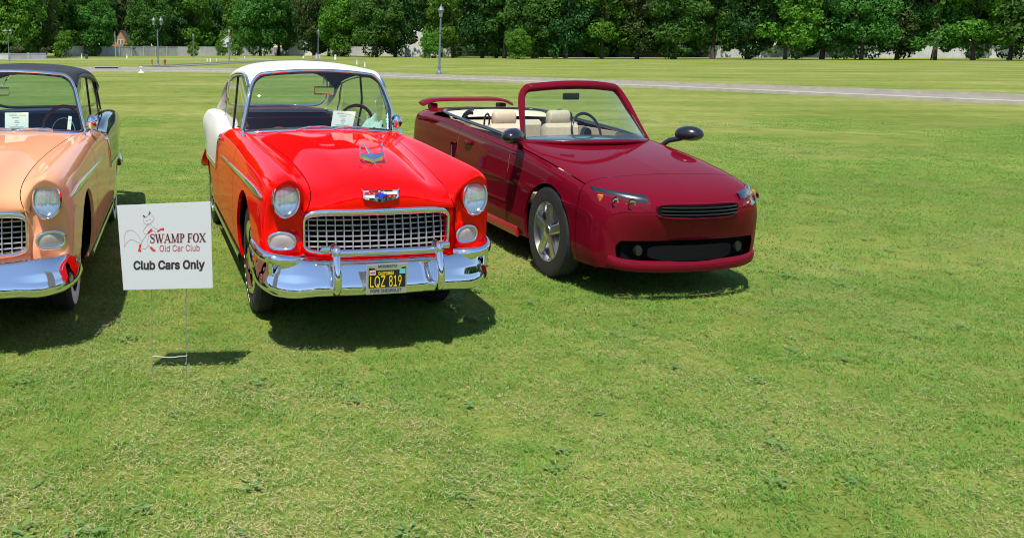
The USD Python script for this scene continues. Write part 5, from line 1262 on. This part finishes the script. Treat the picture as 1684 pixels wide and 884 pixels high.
def pedestal():
    x, y = gp(232, 119.5); t = thing("white_pedestal", "small white pedestal with a flared foot at the near kerb of the road", "pedestal", (x, y, 0))
    put(t.GetPath(), "foot", revolve([(.22, 0), (.20, .03), (.09, .08), (.055, .14), (.055, .16)], 16, "z"), LOOK["white_paint"], 40); put(t.GetPath(), "column", revolve([(.055, .16), (.06, .36), (.001, .36)], 12, "z"), LOOK["white_paint"], 40); put(t.GetPath(), "top_plate", boxm((-.10, -.10, .36), (.10, .10, .42), .01), LOOK["white_paint"])
pedestal()
def box_thing(name, label, cat_, u, v, w, h, look):
    x, y = gp(u, v); t = thing(name, label, cat_, (x, y, 0))
    put(t.GetPath(), "body", boxm((-w / 2, -.3, 0), (w / 2, .3, h), .03), LOOK[look]); put(t.GetPath(), "lid", boxm((-w / 2 - .03, -.33, h), (w / 2 + .03, .33, h + .07), .02), LOOK[look])
box_thing("waste_bin", "dark green bin on the far lawn before the wall", "bin", 142.5, 97, .42, .75, "bin_green")
box_thing("utility_box", "pale grey utility box at the foot of the lamp above the red roof", "utility box", 522.5, 96.8, .85, .75, "box_grey")
t = thing("drain_cover", "dark drain inlet in the far kerb of the road left of the double lamp", "drain", (*gp(176, 112.6), 0)); put(t.GetPath(), "slab", boxm((-1.1, -.25, .10), (1.1, .35, .17)), LOOK["steel_grey"]); put(t.GetPath(), "mouth", boxm((-1.0, -.28, .0), (1.0, -.251, .10)), LOOK["cavity_black"])
# ------------------------------------------------------------------ club sign on a wire stake
def club_sign():
    D = 4.15
    def at(u, v, y):
        a, b = (u - 435) / FPX, (315 - v) / FPX; cp, sp = math.cos(PITCH), math.sin(PITCH)
        d = np.array([a, cp + b * sp, -sp + b * cp]); return d * (y / d[1]) + [0, 0, EYE]
    BL, BR, TR, TL = at(203, 476, D), at(350, 474, D + .02), at(346, 333, D + .03), at(192, 336, D + .01)
    base = np.array([(BL[0] + BR[0]) / 2, D, 0.0])
    t = thing("club_sign", "white lawn sign reading SWAMP FOX Old Car Club, Club Cars Only, on a wire stake", "sign", base)
    # panel coordinates: X to the right, Y down, the panel about 915 x 830 units
    def P(X, Y, off=0.0):
        v = (np.asarray(Y, float) - 27) / 828; u = (np.asarray(X, float) - (8 + 72 * v)) / ((922 + 26 * v) - (8 + 72 * v))
        u, v = np.asarray(u)[..., None], np.asarray(v)[..., None]
        q = (TL * (1 - u) + TR * u) * (1 - v) + (BL * (1 - u) + BR * u) * v
        return q + np.array([0, -1, 0]) * np.asarray(off)[..., None] - base
    path = t.GetPath()
    c = np.array([(8, 37), (922, 17), (948, 850), (80, 858)], float)
    V = np.vstack([P(c[:, 0], c[:, 1], 0.0), P(c[:, 0], c[:, 1], -.004)])
    put(path, "panel", (V, np.array([(0, 2, 1), (0, 3, 2), (4, 5, 6), (4, 6, 7), (0, 1, 5), (0, 5, 4), (1, 2, 6), (1, 6, 5), (2, 3, 7), (2, 7, 6), (3, 0, 4), (3, 4, 7)])), LOOK["corrugated_white"])
    def shape(name, poly, look, off=.0012):
        out = []
        for g in getattr(poly, "geoms", [poly]):
            if g.area < .5: continue
            m = trimesh.creation.extrude_polygon(g, 1.0, engine="earcut"); v = np.asarray(m.vertices)
            out.append((P(v[:, 0], v[:, 1], np.where(v[:, 2] > .5, off, .0003)), np.asarray(m.faces)))
        return put(path, name, cat(*out), LOOK[look])
    def words(name, text, x0, y0, w, h, look, bold):
        m = meshkit.text_mesh(text, h, 1.0, bold)
        if bold:
            vv = np.asarray(m.vertices); top = vv[np.asarray(m.faces)]; top = top[(top[:, :, 2] > .5).all(1)][:, :, :2]
            g = union_all([Polygon(q).buffer(.05) for q in top]); b = g.bounds; k = (w - 12) / (b[2] - b[0])
            g = affinity.affine_transform(g, [k, 0, 0, -.93, x0 + 6 - b[0] * k, y0 - 3]).buffer(2.2, join_style=2, mitre_limit=2.0)
            return shape(name, g, look, .0012)
        m = meshkit.text_mesh(text, h, 1.0, bold); v = np.asarray(m.vertices).copy(); v[:, 0] -= v[:, 0].min(); v[:, 0] *= w / v[:, 0].max()
        put(path, name, (P(x0 + v[:, 0], y0 - v[:, 1], np.where(v[:, 2] > .5, .0012, .0003)), np.asarray(m.faces)), LOOK[look])
    # roman capitals with thick and thin strokes and feet
    def st(x0, y0, x1, y1, w): return LineString([(x0, y0), (x1, y1)]).buffer(w / 2, cap_style=2)
    def ft(x, y, w=.30): return sbox(x - w / 2, y - .03, x + w / 2, y + .03)
    G = {}
    G["W"] = (union_all([st(.10, .97, .38, 0, .17), st(.38, 0, .62, .95, .07), st(.52, .97, .80, 0, .17), st(.80, 0, 1.06, .97, .07), ft(.10, .97), ft(.55, .97, .26), ft(1.06, .97, .24)]), 1.17)
    G["A"] = (union_all([st(.10, 0, .46, 1, .07), st(.42, 1, .78, 0, .18), st(.2, .33, .64, .33, .06), ft(.11, .03, .26), ft(.79, .03, .32)]), .93)
    G["M"] = (union_all([st(.14, 0, .14, .97, .07), st(.14, .97, .50, .03, .17), st(.50, .03, .86, .97, .07), st(.90, 0, .90, .97, .17), ft(.14, .03, .26), ft(.90, .03, .32), ft(.12, .97, .24), ft(.92, .97, .28)]), 1.08)
    ring = affinity.scale(Point(.30, .72).buffer(1, 32), .34, .28).difference(affinity.scale(Point(.30, .72).buffer(1, 32), .17, .22)).intersection(sbox(.2, 0, 1, 1.1))
    G["P"] = (union_all([st(.20, 0, .20, 1, .17), ring, sbox(.2, .94, .34, 1.0), sbox(.2, .44, .34, .50), ft(.20, .03, .34), ft(.14, .97, .22)]), .70)
    G["F"] = (union_all([st(.20, 0, .20, 1, .17), st(.1, .97, .64, .97, .07), st(.2, .52, .52, .52, .07), st(.62, .97, .62, .78, .06), st(.50, .64, .50, .40, .05), ft(.20, .03, .34)]), .70)
    G["O"] = (affinity.scale(Point(.43, .5).buffer(1, 32), .41, .52).difference(affinity.scale(Point(.43, .5).buffer(1, 32), .22, .46)), .86)
    G["X"] = (union_all([st(.12, .97, .72, .03, .18), st(.10, .03, .70, .97, .07), ft(.12, .97, .30), ft(.70, .97, .24), ft(.10, .03, .24), ft(.72, .03, .30)]), .84)
    sc_ = curve([(.56, .78), (.54, .98), (.30, 1.0), (.10, .93), (.08, .68), (.34, .54), (.60, .40), (.58, .08), (.34, 0), (.10, .02), (.06, .24)], 60)
    wv = .06 + .12 * np.exp(-((np.linspace(0, 1, 60) - .5) / .20) ** 2)
    G["S"] = (union_all([LineString(sc_[i:i + 2]).buffer(wv[i] / 2) for i in range(59)] + [st(.56, .98, .56, .72, .06), st(.08, .02, .08, .28, .06)]), .66)
    x, gl = 0, []
    for ch in "SWAMP FOX":
        if ch == " ": x += .30; continue
        g, wd = G[ch]; gl.append(affinity.translate(g, x, 0)); x += wd + .03
    sx, h = 545 / x, 84
    whole = [affinity.affine_transform(g, [sx, 0, 0, -h, 333, 402]) for g in gl]
    shape("club_name_outline", union_all(whole).buffer(4.5), "sign_red_pale", .0008)
    for ch, g in zip("SWAMPFOX", whole): shape("letter", g, "sign_ink", .0016)
    words("subtitle_lettering", "Old Car Club", 427, 487, 392, 60, "sign_red", False)
    words("notice_lettering", "Club Cars Only", 171, 660, 700, 84, "sign_ink", True)
    # line drawing of a fox stepping out
    ln = lambda pts, w=2.4, deg=2: LineString(curve(pts, 40, deg)).buffer(w / 2)
    thin = [ln([(262, 140), (285, 160), (290, 152), (300, 150), (318, 132), (330, 92), (342, 130), (362, 150), (372, 172)]), ln([(262, 140), (272, 175), (270, 205), (300, 228), (315, 235), (345, 205), (368, 185), (372, 172)]),
            ln([(290, 190), (300, 182), (310, 190)]), ln([(322, 178), (332, 172), (340, 180)]), ln([(300, 215), (312, 226), (322, 214)]),
            ln([(305, 235), (272, 265), (268, 300), (295, 325), (330, 305)]), ln([(340, 215), (350, 240), (380, 262), (410, 275)]), ln([(330, 305), (350, 290), (365, 285), (390, 300)]),
            ln([(255, 385), (200, 300), (150, 270), (95, 285), (85, 350), (92, 400), (85, 438)]), ln([(85, 438), (110, 390), (150, 362), (200, 385), (255, 412)]),
            ln([(300, 325), (262, 370), (246, 415)]), ln([(320, 330), (305, 400), (318, 430), (340, 445)]), ln([(246, 450), (290, 465), (300, 440), (318, 430)])]
    shape("fox_outline", union_all(thin), "sign_line", .0010)
    boots = [Polygon([(228, 418), (246, 414), (250, 428), (240, 455), (250, 478), (246, 486), (220, 485), (218, 470), (228, 450)]), Polygon([(330, 448), (345, 438), (362, 450), (366, 462), (388, 472), (390, 482), (372, 486), (350, 474)])]
    gloves = [Polygon([(306, 308), (318, 290), (338, 268), (354, 266), (356, 278), (340, 296), (316, 318)]), Polygon([(400, 292), (430, 268), (462, 258), (472, 268), (466, 284), (440, 280), (408, 300)])]
    for b in boots: shape("fox_boot", b, "sign_red_strong", .0012)
    for b in gloves: shape("fox_glove", b, "sign_red_strong", .0012)
    for e in ([(262, 140), (272, 132), (288, 152), (284, 160)], [(318, 132), (330, 92), (336, 112), (324, 134)]): shape("fox_ear", Polygon(e), "sign_ink", .0012)
    # stake
    w = lambda pts, r=.0018, n=None: tube(np.array(pts), r, 6, up=(0, 1, 0))
    for u in (250, 306.5):
        a, b = at(u, 474, D + .035), at(u, 585, D + .035); g = np.array([b[0], b[1], -.05])
        put(path, "stake_leg", w([a - base + [0, 0, .10], b - base, g - base]), LOOK["galvanised"], 60)
    put(path, "stake_bar", tube(np.array([at(250, 585, D + .008) - base, at(280, 587.5, D + .008) - base, at(308, 584.5, D + .008) - base]), .0026, 8), LOOK["galvanised"], 60)
mat("corrugated_white", {"g": ("texture_coordinate", {}), "w": ("wave_texture", {"scale": 22.0, "bands_direction": "x"}), "b": ("bump", {"strength": 0.04, "distance": 0.002}), "d": ("principled_bsdf", {"base_color": (0.66, 0.67, 0.70), "roughness": 0.55}), "t": ("translucent_bsdf", {"color": (0.75, 0.78, 0.84)}), "m": ("mix_closure", {"fac": 0.2})},
    [("g.object", "w.vector"), ("w.fac", "b.height"), ("b.normal", "d.normal"), ("d.BSDF", "m.closure1"), ("t.BSDF", "m.closure2")], surface="m.closure")
plain("sign_ink", (0.025, 0.02, 0.025), 0.6); plain("sign_red", (0.42, 0.06, 0.08), 0.6); plain("sign_red_strong", (0.60, 0.02, 0.03), 0.6); plain("sign_red_pale", (0.62, 0.40, 0.42), 0.6); plain("sign_line", (0.38, 0.22, 0.26), 0.6); plain("galvanised", (0.34, 0.35, 0.34), 0.45, 0.6)
club_sign()
# ------------------------------------------------------------------ grass: blades in small tufted patches, strewn over the lawn where single blades can be seen
mat("grass_blade", {"g": ("geometry", {}), "n": ("noise_texture", {"scale": 2.4, "detail": 6.0, "roughness": 0.75}), "r": ("rgb_ramp", {"ramp": [(0.0, (0.20, 0.36, 0.06)), (0.20, (0.42, 0.56, 0.10)), (0.45, (0.64, 0.70, 0.18)), (0.66, (0.76, 0.76, 0.32)), (0.84, (0.86, 0.76, 0.50)), (1.0, (0.88, 0.76, 0.60))]}),
    "r2": ("rgb_ramp", {"ramp": [(0.28, (0.62, 0.82, 0.60)), (0.48, (0.98, 1.0, 0.98)), (0.70, (1.18, 1.06, 1.16))]}), "mm": ("mix", {"mix_type": "multiply", "fac": 1.0}),
    "d": ("principled_bsdf", {"roughness": 0.5, "specular_ior_level": 0.25}), "t": ("translucent_bsdf", {}), "m": ("mix_closure", {"fac": 0.42})},
    [("g.random_per_island", "r.fac"), ("g.position", "n.vector"), ("n.fac", "r2.fac"), ("r.color", "mm.color1"), ("r2.color", "mm.color2"), ("mm.color", "d.base_color"), ("mm.color", "t.color"), ("d.BSDF", "m.closure1"), ("t.BSDF", "m.closure2")], surface="m.closure")
def blades(n, size, hgt, wid, seed, clump=.5):
    r = np.random.default_rng(seed)
    c = r.uniform(-size / 2, size / 2, (max(3, n // 26), 2)); k = r.integers(0, len(c), n)
    p = np.where(r.random((n, 1)) < clump, c[k] + r.normal(0, size * .045, (n, 2)), r.uniform(-size / 2, size / 2, (n, 2)))
    a = r.uniform(0, 2 * np.pi, n); h = hgt * r.uniform(.45, 1.25, n); lean = r.uniform(.3, 2.4, n) * h; w = wid * r.uniform(.6, 1.2, n)
    d = np.stack([np.cos(a), np.sin(a)], 1); s = np.stack([-d[:, 1], d[:, 0]], 1)
    P = np.c_[p, np.zeros(n)]
    def pt(t, side): return P + np.c_[d * (lean * t ** 1.7)[:, None] + s * (side * w)[:, None], h * (t - .18 * t * t)]
    V = np.stack([pt(0, -.5), pt(0, .5), pt(.55, .42), pt(.55, -.42), pt(1.0, 0)], 1).reshape(-1, 3)
    i = np.arange(n)[:, None] * 5
    return V, np.vstack([i + [0, 1, 2], i + [0, 2, 3], i + [3, 2, 4]])
def grass():
    W = UsdGeom.PointInstancer.Define(stage, "/World/grass")
    props(W.GetPrim(), "mown green and straw coloured grass of the lawn", "grass", None, "stuff")
    zones = [  # nearest, farthest, patch size, blades, height, width, spacing
        (2.3, 6.2, .50, 1050, .022, .0034, .36), (6.2, 12.5, .9, 1000, .022, .0058, .66), (12.5, 22, 1.6, 1700, .016, .009, 1.15)]
    pr, pos, idx, r = [], [], [], np.random.default_rng(11)
    for zi, (a, b, size, n, h, w, sp) in enumerate(zones):
        first = len(pr)
        for k in range(4):
            j = len(pr); x = UsdGeom.Xform.Define(stage, "/World/grass/patch" + (f"_{j:03d}" if j else "")); pr.append(x.GetPath())
            put(x.GetPath(), "blades", blades(n, size, h, w, 900 + j), LOOK["grass_blade"])
        for y in np.arange(a + sp / 2, b, sp):
            for xx in np.arange(-.36 * y - 1.6 - sp, .92 * y + 2.4, sp):
                if y > 12.5 and r.random() < (y - 12.5) / 10.5: continue
                pos.append((xx + r.uniform(-.3, .3) * sp, y + r.uniform(-.3, .3) * sp, 0)); idx.append(first + r.integers(0, 4))
    n = len(pos); W.CreatePrototypesRel().SetTargets(pr)
    W.CreatePositionsAttr(Vt.Vec3fArray.FromNumpy(np.array(pos, np.float32))); W.CreateProtoIndicesAttr(Vt.IntArray.FromNumpy(np.array(idx, np.int32)))
    W.CreateOrientationsAttr(Vt.QuathArray([Gf.Quath(float(math.cos(t / 2)), 0, 0, float(math.sin(t / 2))) for t in r.uniform(0, 6.28, n)]))
    s = r.uniform(.85, 1.15, n); W.CreateScalesAttr(Vt.Vec3fArray.FromNumpy(np.stack([s, s, s], 1).astype(np.float32)))
grass()

# clover and broad-leaved weeds among the grass
mat("weed_leaf", {"g": ("geometry", {}), "r": ("rgb_ramp", {"ramp": [(0.0, (0.14, 0.26, 0.06)), (1.0, (0.30, 0.44, 0.12))]}), "d": ("principled_bsdf", {"roughness": 0.5}), "t": ("translucent_bsdf", {}), "m": ("mix_closure", {"fac": 0.25})},
    [("g.random_per_island", "r.fac"), ("r.color", "d.base_color"), ("r.color", "t.color"), ("d.BSDF", "m.closure1"), ("t.BSDF", "m.closure2")], surface="m.closure")
plain("petal_yellow", (0.75, 0.60, 0.05), 0.6); plain("straw", (0.46, 0.36, 0.20), 0.9, var=0.3, scale=30.0)
def weeds():
    W = UsdGeom.PointInstancer.Define(stage, "/World/weeds"); props(W.GetPrim(), "small clover, weeds and dry clippings scattered in the near lawn", "weeds", None, "stuff")
    pr = []; r = np.random.default_rng(21)
    for j in range(6):
        x = UsdGeom.Xform.Define(stage, "/World/weeds/plant" + (f"_{j:03d}" if j else "")); pr.append(x.GetPath()); parts = []
        if j < 3:
            for k in range(16):
                a, rd, l, w = r.uniform(0, 6.28), r.uniform(0, .06), r.uniform(.018, .036), r.uniform(.006, .011)
                c = np.array([rd * math.cos(a * 3), rd * math.sin(a * 3), r.uniform(.010, .026)]); d = np.array([math.cos(a), math.sin(a), .15]); q = np.array([-d[1], d[0], 0])
                parts.append((np.array([c, c + d * l * .5 + q * w, c + d * l, c + d * l * .5 - q * w]), np.array([(0, 1, 2), (0, 2, 3)])))
            put(x.GetPath(), "leaf", cat(*parts), LOOK["weed_leaf"])
            if False: put(x.GetPath(), "flower", cat(*[move(revolve([(.001, .004), (.005, .003), (.006, 0)], 6, "z"), (r.uniform(-.05, .05), r.uniform(-.05, .05), .032)) for _ in range(3)]), LOOK["petal_yellow"])
        else:
            for k in range(60):
                a, l = r.uniform(0, 6.28), r.uniform(.008, .024); c = np.array([r.normal(0, .10), r.normal(0, .10), r.uniform(.016, .026)]); d = np.array([math.cos(a), math.sin(a), r.uniform(-.15, .15)]) * l; q = np.array([-d[1], d[0], 0]) / l * .0007
                parts.append((np.array([c - q, c + q, c + d + q, c + d - q]), np.array([(0, 1, 2), (0, 2, 3)])))
            put(x.GetPath(), "clippings", cat(*parts), LOOK["straw"])
    pos = []
    while len(pos) < 1500:
        y = 2.3 + 8.5 * r.random() ** 1.2; x = r.uniform(-.38 * y - .6, .92 * y + .5)
        if meshkit.noise(np.array([x * 1.1, y * 1.1, 3.3])) > r.uniform(.25, .8): pos.append((x, y, 0))
    n = len(pos); W.CreatePrototypesRel().SetTargets(pr); W.CreatePositionsAttr(Vt.Vec3fArray.FromNumpy(np.array(pos, np.float32)))
    W.CreateProtoIndicesAttr(Vt.IntArray.FromNumpy(r.choice(6, n, p=[.03, .03, .02, .30, .31, .31]).astype(np.int32)))
    W.CreateOrientationsAttr(Vt.QuathArray([Gf.Quath(float(math.cos(t / 2)), 0, 0, float(math.sin(t / 2))) for t in r.uniform(0, 6.28, n)]))
    s = r.uniform(.7, 1.25, n); W.CreateScalesAttr(Vt.Vec3fArray.FromNumpy(np.stack([s, s, s], 1).astype(np.float32)))
weeds()
